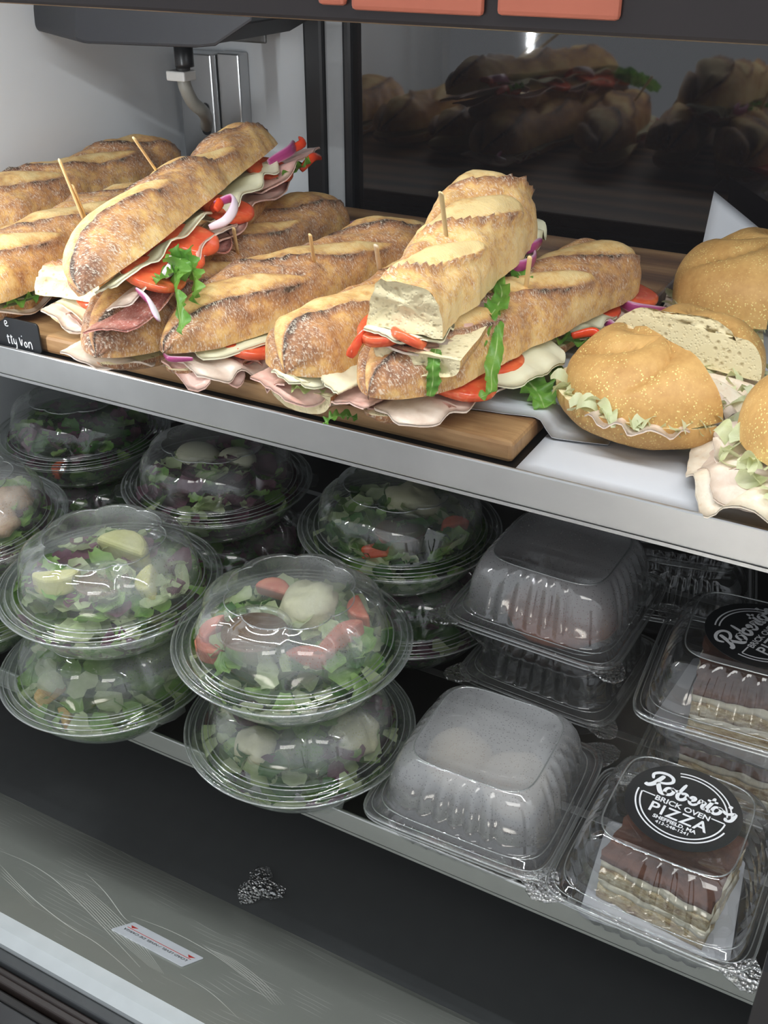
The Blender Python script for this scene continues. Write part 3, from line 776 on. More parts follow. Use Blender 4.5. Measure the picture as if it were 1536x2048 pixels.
lettuce(e, [(.002, -.022, .020), (-.005, -.023, .012), (-.006, -.024, .002), (-.007, -.023, -.008)], .009, 52, frill=.001, up=(1, 0, 0))
loaf('top_bread', e, -.002, L, .074, .046, .029, 116, True, cut0=True, scores=3, dark=-.14, ear=1.7, sang=.55, dy=-.002, taper=(.66, 1.02))
pick(e, at(892, 470, z=1.09), at(882, 385, z=1.135))
# B4: big open one on the left pile
e, L = sandwich((-.484, .530, 1.000), (-.574, .862, 1.020), 'open tilted baguette sandwich spilling ham, tomato and lettuce', -.52)
loaf('bottom_bread', e, .0, L - .03, .054, .018, .018, 117, False, dy=.004)
sheet('salami_slice', e, -.025, .16, -.02, .038, .021, M_SALAMI, 53, .010, .004, nr=3)
sheet('ham_slice', e, .06, L + .008, .0, .038, .024, M_HAM, 54, .010, .004, nr=3)
sheet('turkey_slice', e, -.016, .17, .0, .040, .026, M_TURKEY, 55, .010, .004, nr=2, curl=.004)
for x, sg, z in ((.055, .017, .031), (.085, .019, .032), (.018, .019, .030), (.165, .017, .031), (.275, .017, .033)): tomato(e, x, sg + .008, z - .003, .023, .006, -.8)
sheet('ham_slice', e, L - .11, L + .030, .0, .050, .029, M_HAM, 56, .008, .003, nr=1)
sheet('cheese_slice', e, -.015, .15, .0, .034, .039, M_CHEESE, 57, .003, .002)
sheet('cheese_slice', e, .14, L - .05, .0, .040, .039, M_CHEESE, 58, .010, .003)
onion(e, [(.135, -.034, .038), (.138, -.048, .035), (.122, -.054, .030), (.108, -.049, .026), (.100, -.038, .028)], .0018, .004)
onion(e, [(.030, -.034, .030), (.022, -.043, .026), (.006, -.040, .024)], .0018, .0045)
onion(e, [(-.010, -.026, .026), (-.022, -.037, .017), (-.030, -.040, .005)], .0018, .005)
onion(e, [(L - .075, -.030, .035), (L - .05, -.043, .033), (L - .02, -.038, .035)], .0022, .005)
pepper(e, [(L - .04, -.032, .033), (L - .02, -.045, .031), (L - .008, -.040, .035)]); pepper(e, [(.14, -.026, .035), (.135, -.039, .037), (.122, -.039, .035)])
pepper(e, [(L - .05, -.043, .014), (L - .035, -.053, .017), (L - .014, -.051, .012)])
lettuce(e, [(L - .09, -.034, .020), (L - .07, -.045, .018), (L - .05, -.048, .016), (L - .03, -.043, .016)], .014, 59, frill=.004)
W4 = lambda px, py, z: e.matrix_basis.inverted() @ at(px, py, z=z)
lettuce(e, [W4(372, 500, 1.048), W4(352, 535, 1.044), W4(350, 570, 1.037), W4(355, 610, 1.030), W4(364, 660, 1.020)], .020, 60, frill=.003, up=(1, 0, .3))
lettuce(e, [W4(340, 512, 1.047), W4(372, 525, 1.044), W4(388, 556, 1.038), W4(388, 598, 1.030)], .018, 61, frill=.004, up=(1, 0, .3))
lettuce(e, [W4(318, 562, 1.040), W4(340, 545, 1.042), W4(368, 538, 1.044)], .016, 62, frill=.003)
loaf('top_bread', e, -.026, L + .004, .062, .034, .042, 118, True, scores=3, dark=.04, tip=.9, ear=.9, waist=.22)
pick(e, at(320, 352, z=1.070), at(267, 275, z=1.115), .0036)

# loose lettuce on the board
lf_ = lettuce(None, [at(648, 848, z=BT + .002), at(665, 835, z=BT + .006), at(690, 832, z=BT + .005), at(715, 838, z=BT + .003)], .009, 70, name='lettuce_scrap', frill=.002)
tag(lf_, 'small curled green lettuce scrap lying on the board', 'lettuce')

# ---------------------------------------------------------------- round rolls
def half_dome(name, parent, R, H, z0, top, seed, full=False, mat=None, pinch=True, cap=True):
    """half disc of bread: body at local y<=0, cut face on y=0 (full=True makes a whole roll)"""
    NP, NR = 56, 16; vs = []; fs = []; bake = []; fm = []
    a0, a1 = (PI, 2 * PI) if not full else (0, 2 * PI)
    prof_ = []
    for k in range(NR + 1):
        t = k / NR; a = t * PI / 2
        prof_.append((math.sin(a) ** .80, math.cos(a) ** .75))
    for i in range(NP + 1):
        ph = a0 + (a1 - a0) * i / NP
        for k, (pr, pz) in enumerate(prof_):
            r = R * pr * (1 + .035 * noise.noise(V((math.cos(ph) * 2, math.sin(ph) * 2, seed)))); z = H * pz
            x, y = r * math.cos(ph), r * math.sin(ph); b = 0
            if top and pinch:  # curved pinwheel creases
                sw = ph + pr * 1.5; c = abs(((sw / (2 * PI) * 5 + seed * .37) % 1) - .5) * 2
                g = math.exp(-((1 - c) / .10) ** 2) * sm(.02, .35, pr) * sm(1.0, .75, pr)
                z -= .0040 * g; b += .10 * g; z += .0022 * math.cos(c * PI * .9) * sm(0, .5, pr) * sm(1, .6, pr)
            z += .0012 * nz((x, y, seed), 50) + .0005 * nz((x, y, seed), 200)
            vs.append((x, y, z0 + (z if top else -z))); bake.append(.36 + b + (.16 * pz if not top else .06 * pz) - .10 * sm(.45, .0, pz))
    w = NR + 1
    for i in range(NP):
        for k in range(NR):
            q = (i * w + k, i * w + k + 1, (i + 1) * w + k + 1, (i + 1) * w + k); fs.append(q if top else q[::-1]); fm.append(0)
    # flat side
    st = len(vs); rings = 5
    for i in range(NP + 1):
        p = V(vs[i * w + NR])
        for k in range(rings + 1):
            q = p * (1 - k / rings); q.z = p.z + .0008 * nz(p * (k + 1), 90, seed); vs.append(q); bake.append(.3)
    for i in range(NP):
        for k in range(rings):
            a = st + i * (rings + 1) + k; q = (a, a + rings + 1, a + rings + 2, a + 1); fs.append(q); fm.append(1)
    if not full:
        A = [V(vs[k]) for k in range(w)]; B = [V(vs[NP * w + k]) for k in range(w)]  # -x edge (ph=pi) and +x edge
        st = len(vs); nn = 14
        for k in range(w):
            for j in range(nn + 1):
                p = A[k].lerp(B[k], j / nn)
                if 0 < j < nn and 0 < k: p.y -= .0018 * abs(nz(p, 150, seed)) + .001 * nz(p, 380, seed)
                vs.append(p); bake.append(.3)
        for k in range(w - 1):
            for j in range(nn):
                a = st + k * (nn + 1) + j; q = (a, a + 1, a + nn + 2, a + nn + 1); fs.append(q); fm.append(1)
    return mesh(name, vs, fs, M_KAISER, parent, True, {'bake': bake}, [M_CRUMB], fm)
def roll(c, face, R, label, z=None, Hb=.022, Hf=.010, Ht=.038, tiltx=0, tiltt=0, seed=1, full=False, slide=(0, 0), lift=0.0):
    """face = direction the cut face looks at"""
    f = V((face[0], face[1], 0)).normalized(); xax = f.cross(ZU)  # y axis = face
    xax = V((f.y, -f.x, 0)); m = Matrix((xax, f, ZU)).transposed().to_4x4(); m.translation = V((c[0], c[1], z if z is not None else zb + .0016))
    e = empty('kaiser_roll', m @ Matrix.Rotation(tiltx, 4, 'X'), label, 'roll')
    half_dome('bottom_bread', e, R * 1.0, Hb, Hb, False, seed + .5, full)
    t = empty('tmp', Matrix()); bpy.data.objects.remove(t)
    o = half_dome('top_bread', e, R * .98, Ht, 0, True, seed, full)
    o.matrix_basis = Matrix.Translation((slide[0], slide[1], Hb + Hf + lift)) @ Matrix.Rotation(tiltt, 4, 'X')
    return e
def arcsheet(name, parent, R, a0, a1, r0, r1, z, mat, seed, droop=.006, ruf=.004, nr=5, th=.0014):
    """ruffled sheet following the rim of a round roll"""
    nx, ny = 44, 7; vs = []; fs = []; rnd = random.Random(seed); ph0 = rnd.uniform(0, 6)
    for off in (0, -th):
        for i in range(nx + 1):
            u = i / nx; ph = a0 + (a1 - a0) * u; ro = r1 + .006 * noise.noise(V((u * 7, seed, 0))) + .003 * noise.noise(V((u * 22, seed, 0)))
            ro = r0 + (ro - r0) * (1 - .8 * abs(2 * u - 1) ** 6)
            for j in range(ny + 1):
                v = j / ny; r = r0 + (ro - r0) * v
                zz = z - droop * v * v * (1 + .6 * noise.noise(V((u * 4, seed, 3)))) + ruf * math.sin(u * nr * 2 * PI + ph0 + 2 * noise.noise(V((u * 5, seed, 7)))) * v
                vs.append((r * math.cos(ph), r * math.sin(ph), zz + off))
    N = (nx + 1) * (ny + 1); w = ny + 1
    for i in range(nx):
        for j in range(ny):
            q = (i * w + j, i * w + j + 1, (i + 1) * w + j + 1, (i + 1) * w + j); fs.append(q); fs.append(tuple(N + k for k in reversed(q)))
    for i in range(nx):
        for j in (0, ny):
            a, b = i * w + j, (i + 1) * w + j; fs.append((a, b, N + b, N + a))
    for j in range(ny):
        for i in (0, nx):
            a, b = i * w + j, i * w + j + 1; fs.append((a, b, N + b, N + a))
    return mesh(name, vs, fs, mat, parent)
def shreds(parent, seed, n, a0, a1, r0, r1, z0, z1, mat=None, name='shredded_lettuce', ln=.02):
    rnd = random.Random(seed); vs = []; fs = []; tone = []
    for _ in range(n):
        ph = rnd.uniform(a0, a1); r = rnd.uniform(r0, r1); c = V((r * math.cos(ph), r * math.sin(ph), rnd.uniform(z0, z1)))
        d = V((rnd.uniform(-1, 1), rnd.uniform(-1, 1), rnd.uniform(-.5, .3))).normalized() * ln * rnd.uniform(.5, 1); s = d.cross(ZU).normalized() * rnd.uniform(.0018, .0042)
        k = len(vs); m = 6; cv = V((0, 0, rnd.uniform(-.004, .006)))
        for i in range(m + 1):
            t = i / m - .5; p = c + d * t + cv * (1 - 4 * t * t); tw = s * math.cos(t * 2) + ZU * s.length * math.sin(t * 2 + ph)
            vs += [p - tw, p, p + tw]; tone += [.9, .3, .9]
        for i in range(m):
            b = k + i * 3; fs += [(b, b + 3, b + 4, b + 1), (b + 1, b + 4, b + 5, b + 2)]
    o = mesh(name, vs, fs, mat or M_SHRED, parent, True, {'tone': tone}); o['kind'] = 'stuff'; return o
# K2 first (behind), then K1, K3, K4
e = roll((-.146, .702), (-.16, -1), .058, 'round roll half with its crumb side facing the front roll half', Hb=.014, Hf=.012, Ht=.034, tiltx=0, tiltt=.06, seed=2, lift=.004, slide=(0, .0))
arcsheet('turkey_slice', e, .058, PI - 1.3, PI - .05, .01, .058, .024, M_CHICKEN, 80, .008, .005)
arcsheet('turkey_slice', e, .058, PI - 2.2, PI, .0, .040, .020, M_TURKEY, 81, .006, .005)
arcsheet('turkey_slice', e, .058, PI - .9, PI + .5, .03, .068, .026, M_TURKEY, 82, .012, .006)
shreds(e, 83, 110, PI - 1.5, PI + .7, .015, .062, .012, .030)
arcsheet('chicken_slice', e, .058, PI - 1.0, PI + .35, .02, .066, .028, M_CHICKEN, 94, .010, .007, 4)
arcsheet('chicken_slice', e, .058, PI - 2.4, PI - .6, .0, .030, .027, M_TURKEY, 95, .008, .006, 4)
pick(e, V((-.086, .690, .985)), V((-.058, .685, .990)), .003)
e = roll((-.150, .652), (.62, .78), .064, 'round roll half with cracked golden top at the front of the parchment', Hb=.029, Hf=.003, Ht=.035, tiltt=.16, seed=5, slide=(.002, .004))
arcsheet('turkey_slice', e, .06, PI * 1.02, PI * 1.5, .02, .054, .0275, M_CHICKEN, 84, .002, .002)
arcsheet('turkey_slice', e, .06, PI * 1.5, PI * 1.98, .03, .068, .0295, M_TURKEY, 85, .002, .003)
shreds(e, 86, 110, PI * 1.35, PI * 2.0, .046, .064, .027, .032)
e = roll((-.120, .862), (.97, .20), .074, 'round roll half at the back right, cut side facing right', Hb=.020, Hf=.012, Ht=.050, tiltt=.05, seed=8)
arcsheet('turkey_slice', e, .07, PI * 1.0, PI * 2.0, .03, .078, .030, M_TURKEY, 87, .008, .004)
arcsheet('turkey_slice', e, .07, .2, PI - .2, .0, .030, .028, M_CHICKEN, 88, .008, .004)
shreds(e, 89, 60, PI * 1.0, PI * 2.0, .05, .078, .022, .030)
e = roll((-.024, .612), (.9, .5), .064, 'round roll half at the right edge with filling spilling to the front', Hb=.016, Hf=.020, Ht=.042, tiltt=.02, seed=11)
arcsheet('turkey_slice', e, .07, PI * 1.05, PI * 1.75, .03, .082, .033, M_TURKEY, 90, .022, .005, 3)
arcsheet('turkey_slice', e, .07, PI * 1.15, PI * 1.8, .03, .088, .026, M_CHICKEN, 91, .016, .006, 4)
arcsheet('turkey_slice', e, .07, PI * 1.2, PI * 1.6, .03, .074, .036, M_TURKEY, 92, .010, .005, 3)
shreds(e, 93, 70, PI * 1.05, PI * 1.8, .045, .072, .022, .036)

# ---------------------------------------------------------------- salad bowls
NL = 8
def lid_mesh():
    pr = [(.0900, .0), (.0905, .0018), (.0890, .0034), (.0868, .0032), (.0855, .0014), (.0840, .0012), (.0828, .0030), (.0812, .0032), (.0800, .0014), (.0785, .0012), (.0772, .0034), (.0752, .0040), (.0735, .0032), (.0722, .0036),
          (.0718, .0080), (.0715, .0150), (.0702, .0230), (.0668, .0310), (.0615, .0365), (.0555, .0395), (.0510, .0402), (.0492, .0420), (.0474, .0424), (.0454, .0408), (.0300, .0402), (.0, .0400)]
    am = [0] * 14 + [.020, .055, .085, .095, .095, .09, .09, .09, .09, .08, .03, 0]
    n = 128
    vs, fs = lathe(pr, n, lambda i, p: 1 + am[i] * (abs(math.cos(NL * p / 2)) ** .7 - .75))
    fog = []
    for i in range(len(pr)): fog += [sm(.004, .030, pr[i][1])] * n
    return vs, fs, fog
def bowl_mesh():
    pr = [(.0902, -.0006), (.0888, -.0012), (.0866, -.0026), (.0830, -.0056), (.0796, -.0090), (.0770, -.0150), (.0720, -.0230), (.0655, -.0305), (.0590, -.0355), (.0540, -.0380), (.0515, -.0385), (.0490, -.0372), (.0, -.0368)]
    vs, fs = lathe(pr, 96); return vs, fs, [1] * len(vs)
LV, BV = lid_mesh(), bowl_mesh()
PITCH_ = .0385 + .0424
def brad(z):
    T = ((0, .0800), (-.009, .0792), (-.015, .0768), (-.023, .0718), (-.0305, .0652), (-.0355, .0588), (-.038, .053), (-.04, .05))
    for (a, ra), (b, rb) in zip(T, T[1:]):
        if z >= b: return ra + (rb - ra) * min(1, max(0, (a - z) / (a - b)))
    return .05
def greens(c, seed, n, pal, top=.018, r=.068, lab='', leaf=.016):
    """tangle of salad leaves filling one bowl; c = rim centre"""
    rnd = random.Random(seed); vs = []; fs = []; tone = []; fm = []
    for _ in range(n):
        t = rnd.random() ** .5; ph = rnd.uniform(0, 2 * PI); rr = r * t * .96
        lo = -.033 * (1 - (t * .93) ** 3.5); hi = top * (1 - .75 * t * t)
        z = rnd.uniform(lo, hi) if rnd.random() < .45 else (hi if rnd.random() < .5 else lo * .99)
        wallh = rnd.random() < .42; nv0 = V((rnd.uniform(-.4, .4), rnd.uniform(-.4, .4), 1)); q = V((rnd.uniform(-1, 1), rnd.uniform(-1, 1), rnd.uniform(-.4, .4))).normalized()
        if wallh:
            z = rnd.uniform(-.034, -.004); rr = brad(z) - .0035; rad_ = V((math.cos(ph), math.sin(ph), 0)); nv0 = rad_ + V((0, 0, -.8 - z * 20)); q = V((-rad_.y, rad_.x, rnd.uniform(-.6, .6))).normalized()
        o = V((rr * math.cos(ph), rr * math.sin(ph), z)); l = leaf * rnd.uniform(.6, 1.25)
        s = q.cross(nv0).normalized(); nn = s.cross(q); w = l * rnd.uniform(.3, .55); k = len(vs); m = 5; cu = rnd.uniform(-.3, .5); mi = rnd.choice(pal)
        for i in range(m + 1):
            a = i / m; ww = w * math.sin(PI * (a * .9 + .08)) ** .6; p = o + q * (l * (a - .5)) + nn * (cu * l * (a - .5) ** 2)
            for v in (-1, -.35, .35, 1):
                pp = p + s * (v * ww * (1 + .25 * rnd.uniform(-1, 1))) + nn * (abs(v) * w * .35 + .0016 * rnd.uniform(-1, 1))
                h = pp.length
                rad = math.hypot(pp.x, pp.y); lim = brad(pp.z) - .0022 if pp.z < 0 else .0665
                if rad > lim: pp.x *= lim / rad; pp.y *= lim / rad
                pp.z = max(pp.z, -.0355)
                if pp.z > .030: pp.z = .030
                vs.append(c + pp); tone.append(min(1, abs(v) + .1))
        for i in range(m):
            for j in range(3):
                b = k + i * 4 + j; fs.append((b, b + 4, b + 5, b + 1)); fm.append(mi)
    o = mesh('salad_greens', vs, fs, None, None, True, {'tone': tone}, [M_GA, M_GB, M_GC, M_GD], fm)
    return tag(o, lab, 'salad', None, 'stuff')
M_GA = mk_leaf('romaine green', (.20, .44, .08), (.46, .66, .22)); M_GB = mk_leaf('pale romaine', (.58, .72, .34), (.80, .86, .58), (.85, .9, .7))
M_GC = mk_leaf('radicchio', (.15, .05, .09), (.28, .12, .17), (.5, .4, .45)); M_GD = mk_leaf('dark arugula', (.05, .17, .03), (.12, .28, .06), (.2, .4, .1))
def bowl(c, label, rot=0.0):
    e = empty('salad_bowl', Matrix.Translation(c) @ Matrix.Rotation(rot, 4, 'Z'), label, 'salad bowl')
    for nm, (vs, fs, fg), m in (('bowl', BV, M_BOWL), ('lid', LV, M_LID)):
        if nm not in BOWLM: BOWLM[nm] = mesh(nm, vs, fs, m, e, True, {'fog': fg})
        else:
            o = BOWLM[nm].copy(); COL.objects.link(o); o.parent = e
    if 'rim' not in BOWLM: BOWLM['rim'] = mesh('rim_glint_beads', *beads([(circ(.0904, .0010), .0008), (circ(.0868, .0034), .0004), (circ(.0820, .0034), .0005), (circ(.0762, .0040), .0006), (circ(.0722, .0036), .0004), (circ(.0872, -.0026), .0005), (circ(.0482, .0424, 128, .09), .0005)]), M_GLINT, e)
    else: o = BOWLM['rim'].copy(); COL.objects.link(o); o.parent = e  # 'rim' holds the added glint beads
    # two snap tabs on the rim
    for a in (-1.1, 2.3):
        g = G(); pts = [(.0895, -.014), (.0955, -.011), (.0975, 0), (.0955, .011), (.0895, .014)]
        g.prism(pts, -.0006, .0006, Matrix.Rotation(a, 4, 'Z')); g.make('snap_tab', M_CLAM, e)
    return e
BOWLM = {}
def mk_glint():  # pale tubes added to imitate bright highlight lines along plastic edges
    t = NT('pale glint bead'); tr = t.n('BsdfTransparent', {'Color': (.93, .95, .94, 1)}).outputs[0]; gs = t.n('BsdfGlossy', {'Color': (1, 1, 1, 1), 'Roughness': .07}).outputs[0]
    df = t.n('BsdfDiffuse', {'Color': (.82, .86, .85, 1)}).outputs[0]; a = t.n('MixShader', {0: .16, 1: tr, 2: df}).outputs[0]
    return t.done(t.n('MixShader', {0: .38, 1: a, 2: gs}).outputs[0])
M_GLINT = mk_glint()
def beads(paths):
    vs = []; fs = []
    for pts, r in paths:
        n = len(pts); k = len(vs); ns = 6
        for i in range(n):
            p = V(pts[i]); d = (V(pts[(i + 1) % n]) - V(pts[i - 1])).normalized(); s_ = d.cross(ZU).normalized(); w = s_.cross(d)
            vs += [p + s_ * (r * math.cos(2 * PI * j / ns)) + w * (r * math.sin(2 * PI * j / ns)) for j in range(ns)]
        for i in range(n):
            for j in range(ns): a, b = k + i * ns, k + (i + 1) % n * ns; fs.append((a + j, a + (j + 1) % ns, b + (j + 1) % ns, b + j))
    return vs, fs
def circ(r, z, n=96, lob=0): return [(r * (1 + lob * (abs(math.cos(NL * (2 * PI * i / n) / 2)) ** .7 - .75)) * math.cos(2 * PI * i / n), r * (1 + lob * (abs(math.cos(NL * (2 * PI * i / n) / 2)) ** .7 - .75)) * math.sin(2 * PI * i / n), z) for i in range(n)]
def blob(name, c, r, mat, seed, label, cat, group=None, amp=.18, flat=1.0, stretch=(1, 1), parent=None):
    vs = []; fs = []; nu, nv = 20, 12
    for i in range(nv + 1):
        a = PI * i / nv
        for j in range(nu):
            p = 2 * PI * j / nu; d = V((math.sin(a) * math.cos(p), math.sin(a) * math.sin(p), math.cos(a)))
            k = r * (1 + amp * noise.noise(d * 1.6 + V((seed, 0, 0))) + amp * .5 * noise.noise(d * 4.5 + V((seed, 3, 0))))
            vs.append(V(c) + V((d.x * k * stretch[0], d.y * k * stretch[1], d.z * k * flat)))
    for i in range(nv):
        for j in range(nu): fs.append((i * nu + j, (i + 1) * nu + j, (i + 1) * nu + (j + 1) % nu, i * nu + (j + 1) % nu))
    o = mesh(name, vs, fs, mat, parent)
    if label: tag(o, label, cat, group)
    return o
def wedge(name, c, r, mat, seed, label, cat, group=None):
    """rounded cut chunk with flat sides"""
    rnd = random.Random(seed); m = Matrix.Translation(c) @ Matrix.Rotation(rnd.uniform(0, 6), 4, 'Z') @ Matrix.Rotation(rnd.uniform(-.4, .4), 4, 'X')
    n = 9; pts = [(r * math.cos(PI * i / (n - 1) * .9), r * math.sin(PI * i / (n - 1) * .9) - .3 * r) for i in range(n)]
    g = G().prism(pts, -r * .42, r * .42, m); o = bevel(g.make(name, mat), r * .16, 3); tag(o, label, cat, group); return o
M_DRESS = simple('amber dressing', (.22, .10, .03), .12); M_CUP = mk_plastic('dressing cup plastic', 0, frost=.06)
def dressing(c, r, label):
    e = empty('dressing_cup', Matrix.Translation(c), label, 'cup')
    vs, fs = lathe([(0, -.010), (r * .78, -.010), (r * .86, -.002), (r * .9, .004), (r * .9, .0045), (0, .0045)], 36); mesh('dressing', vs, fs, M_DRESS, e)
    vs, fs = lathe([(0, -.011), (r * .80, -.011), (r * .95, .006), (r, .0065), (r * 1.03, .0085), (r, .0098), (r * .92, .0085), (r * .88, .0075), (0, .0075)], 40); mesh('cup', vs, fs, M_CUP, e, attrs={'fog': [1] * len(vs)})
    return e
M_CHSE = mk_meat('fresh cheese', (.70, .67, .42), (.80, .77, .55), .5, (.3, .28, .2), .15, 50); M_ARTI = mk_meat('artichoke', (.60, .58, .20), (.74, .70, .34), .4, (.8, .78, .5), .2, 60)
M_CROU = mk_meat('crouton', (.72, .42, .12), (.85, .62, .26), .7, (.9, .75, .45), .3, 120); M_EGG = simple('egg white', (.70, .68, .50), .4)
M_TOMP = mk_meat('tomato chunk', (.55, .12, .07), (.68, .24, .15), .3, (.8, .45, .3), .3, 60); M_OLIVE = simple('olive skin', (.03, .02, .035), .2); M_ROAST = mk_meat('roast chicken', (.42, .24, .13), (.60, .42, .28), .5, (.25, .13, .07), .3, 80)
RZ = ZL_ + .0392          # rim height of a bowl standing on the shelf
RZ2 = RZ + PITCH_
stacks = [  # x, y, dx of upper, labels (lower, upper), palettes
  (-.360, .524, (-.005, .003), 'lower salad bowl with mixed leaves and cheese lumps, front row by the clamshells', 'upper salad bowl with tomato, cheese and brown dressing, front row centre', (2, 3, 0, 1, 1), (0, 1, 1, 3)),
  (-.543, .510, (.006, .010), 'lower salad bowl with bright romaine and a crouton near the shelf lip', 'upper salad bowl with yellow artichoke hearts, front row', (0, 0, 1), (0, 1, 1, 0, 2)),
  (-.728, .530, (.008, .004), 'lower salad bowl of greens at the left picture edge', 'upper salad bowl with browned chicken at the left picture edge', (1, 0, 3), (1, 2, 0)),
  (-.364, .716, (-.006, -.006), 'lower salad bowl in the shade behind the front centre stack', 'upper salad bowl with cheese mound in the shade beside the tall clamshell', (2, 3, 1), (0, 3, 1)),
  (-.560, .708, (-.004, -.005), 'lower salad bowl in the dark middle of the second row', 'upper salad bowl with egg slices and radicchio in the second row', (2, 3, 0), (2, 2, 0, 1)),
  (-.752, .722, (.0, .0), 'lower salad bowl in the dark back left corner', 'upper salad bowl with radicchio in the back left corner', (2, 3, 0), (2, 3, 0)),
]
UPC = []
for i, (x, y, d, l0, l1, p0, p1) in enumerate(stacks):
    c0 = V((x, y, RZ)); c1 = V((x + d[0], y + d[1], RZ2)); UPC.append((c0, c1))
    bowl(c0, l0, .3 + i * .5); bowl(c1, l1, .1 + i * .37)
    nm = l0.split(' salad bowl ')[1]; nm1 = l1.split(' salad bowl ')[1]
    greens(c0, 200 + i, 300, p0, .022, leaf=.023, lab='salad leaves inside the lower bowl ' + nm)
    greens(c1, 300 + i, 290, p1, .016, leaf=.023, lab='salad leaves inside the upper bowl ' + nm1)
def inb(i, up, dx, dy, dz): return UPC[i][up] + V((dx, dy, dz))
# contents of the front centre upper bowl
dressing(inb(0, 1, -.008, -.036, .021), .027, 'round cup of brown dressing in the front centre bowl')
blob('cheese_mound', inb(0, 1, .002, .020, .018), .024, M_CHSE, 3, 'pale mound of herbed cheese in the front centre bowl', 'cheese', amp=.30, flat=.55)
for k, (dx, dy, dz, lab) in enumerate(((-.046, -.034, .010, 'red tomato wedge left of the dressing cup'), (-.042, -.044, .004, 'orange tomato wedge at the front left rim of the front centre bowl'), (.036, -.012, .014, 'large pale red tomato chunk right of the dressing cup'), (.046, .004, .015, 'red tomato chunk beside the cheese mound on the right'), (.030, -.030, .010, 'pale tomato chunk at the front of the centre bowl'), (-.034, .026, .014, 'dim red tomato chunk at the back left of the centre bowl'), (.040, .036, .014, 'dark red tomato chunk behind the cheese mound'))):
    wedge('tomato_chunk', inb(0, 1, dx, dy, dz), .016, M_TOMP, 400 + k, lab, 'tomato', 'tomato chunks in the salads')
# front left upper: artichokes
for k, (dx, dy, dz, r, lab) in enumerate(((-.002, .020, .016, .026, 'large yellow artichoke heart at the back of the artichoke salad'), (-.022, -.034, .014, .020, 'yellow green artichoke heart at the front of the artichoke salad'), (.044, .000, .012, .018, 'artichoke heart at the right side of the artichoke salad'))):
    wedge('artichoke_heart', inb(1, 1, dx, dy, dz), r, M_ARTI, 420 + k, lab, 'artichoke', 'artichoke hearts')
dressing(inb(1, 1, .014, -.022, .012), .023, 'round cup of amber dressing in the artichoke salad')
blob('olive', inb(1, 1, -.046, -.030, .008), .008, M_OLIVE, 5, 'black olive at the left of the artichoke salad', 'olive', amp=.1)
# lower front bowls
wedge('crouton', inb(1, 0, -.014, -.056, .002), .015, M_CROU, 430, 'golden crouton pressed against the front of the romaine bowl', 'crouton')
wedge('crouton', inb(1, 0, .004, -.063, -.010), .011, M_CROU, 431, 'smaller golden crouton low in the romaine bowl', 'crouton')
blob('cheese_lump', inb(0, 0, -.010, -.046, .010), .016, M_CHSE, 7, 'pale cheese lump at the front of the mixed leaf bowl', 'cheese', amp=.25, flat=.7)
blob('cheese_lump', inb(0, 0, .048, .002, .008), .020, M_CHSE, 8, 'pale cheese lump at the right of the mixed leaf bowl', 'cheese', amp=.25, flat=.7)
blob('cheese_lump', inb(0, 0, -.052, -.012, .004), .013, M_CHSE, 9, 'pale cheese lump at the left of the mixed leaf bowl', 'cheese', amp=.25, flat=.7)
# left edge bowl
blob('chicken_piece', inb(2, 1, .050, -.004, .012), .018, M_ROAST, 11, 'browned chicken piece in the bowl at the left edge', 'chicken', amp=.25, flat=.6)
blob('chicken_piece', inb(2, 1, .030, .030, .012), .020, M_ROAST, 12, 'second browned chicken piece deeper in the left edge bowl', 'chicken', amp=.25, flat=.6)
# second row
blob('cheese_mound', inb(3, 1, .004, .016, .018), .024, M_CHSE, 13, 'pale cheese mound in the shaded bowl beside the tall clamshell', 'cheese', amp=.28, flat=.62)
dressing(inb(3, 1, .018, -.034, .014), .024, 'dressing cup in the shaded bowl beside the tall clamshell')
wedge('tomato_chunk', inb(3, 1, .006, -.056, .006), .013, M_TOMATO, 440, 'red tomato chunk at the front rim of the shaded bowl', 'tomato', 'tomato chunks in the salads')
wedge('tomato_chunk', inb(3, 1, .050, .006, .010), .014, M_TOMATO, 441, 'dim tomato chunk at the right side of the shaded bowl', 'tomato', 'tomato chunks in the salads')
blob('egg_half', inb(4, 1, -.026, .006, .018), .021, M_EGG, 15, 'large pale egg half in the second row bowl', 'egg', amp=.03, flat=.5, stretch=(1.1, .85))
blob('egg_half', inb(4, 1, .012, .018, .018), .018, M_EGG, 16, 'smaller egg half in the second row bowl', 'egg', amp=.03, flat=.5, stretch=(1.1, .85))
wedge('tomato_chunk', inb(5, 1, .024, -.060, -.012), .013, M_TOMATO, 442, 'red tomato chunk low in the back left bowl', 'tomato', 'tomato chunks in the salads')

# ---------------------------------------------------------------- clamshells
def sq(t, h, p):  # rounded square point at angle t, half size h, power p
    c, s_ = math.cos(t), math.sin(t); k = (abs(c) ** p + abs(s_) ** p) ** (-1 / p); return h * k * c, h * k * s_
def clam_part(prof, n=160, rib=None, ribn=5):
    """prof: (half, z, power, rib amp, fog)"""
    vs = []; fs = []; fog = []
    for (h, z, p, ra, fg) in prof:
        for j in range(n):
            t = 2 * PI * j / n; x, y = sq(t, h, p)
            if ra:
                a = (t + PI / 4) % (PI / 2) / (PI / 2) * 2 - 1     # -1..1 across each side
                w = 1 if abs(a) < .62 else 0
                f = .5 + .5 * math.copysign(abs(math.cos(a / .62 * PI * ribn / 1.0)) ** .35, math.cos(a / .62 * PI * ribn)) if w else 1
                k = 1 - ra * (1 - f); x *= k; y *= k
            vs.append((x, y, z)); fog.append(fg)
    for i in range(len(prof) - 1):
        for j in range(n): fs.append((i * n + j, i * n + (j + 1) % n, (i + 1) * n + (j + 1) % n, (i + 1) * n + j))
    k = (len(prof) - 1) * n; fs.append(tuple(range(k, k + n)))
    return vs, fs, fog
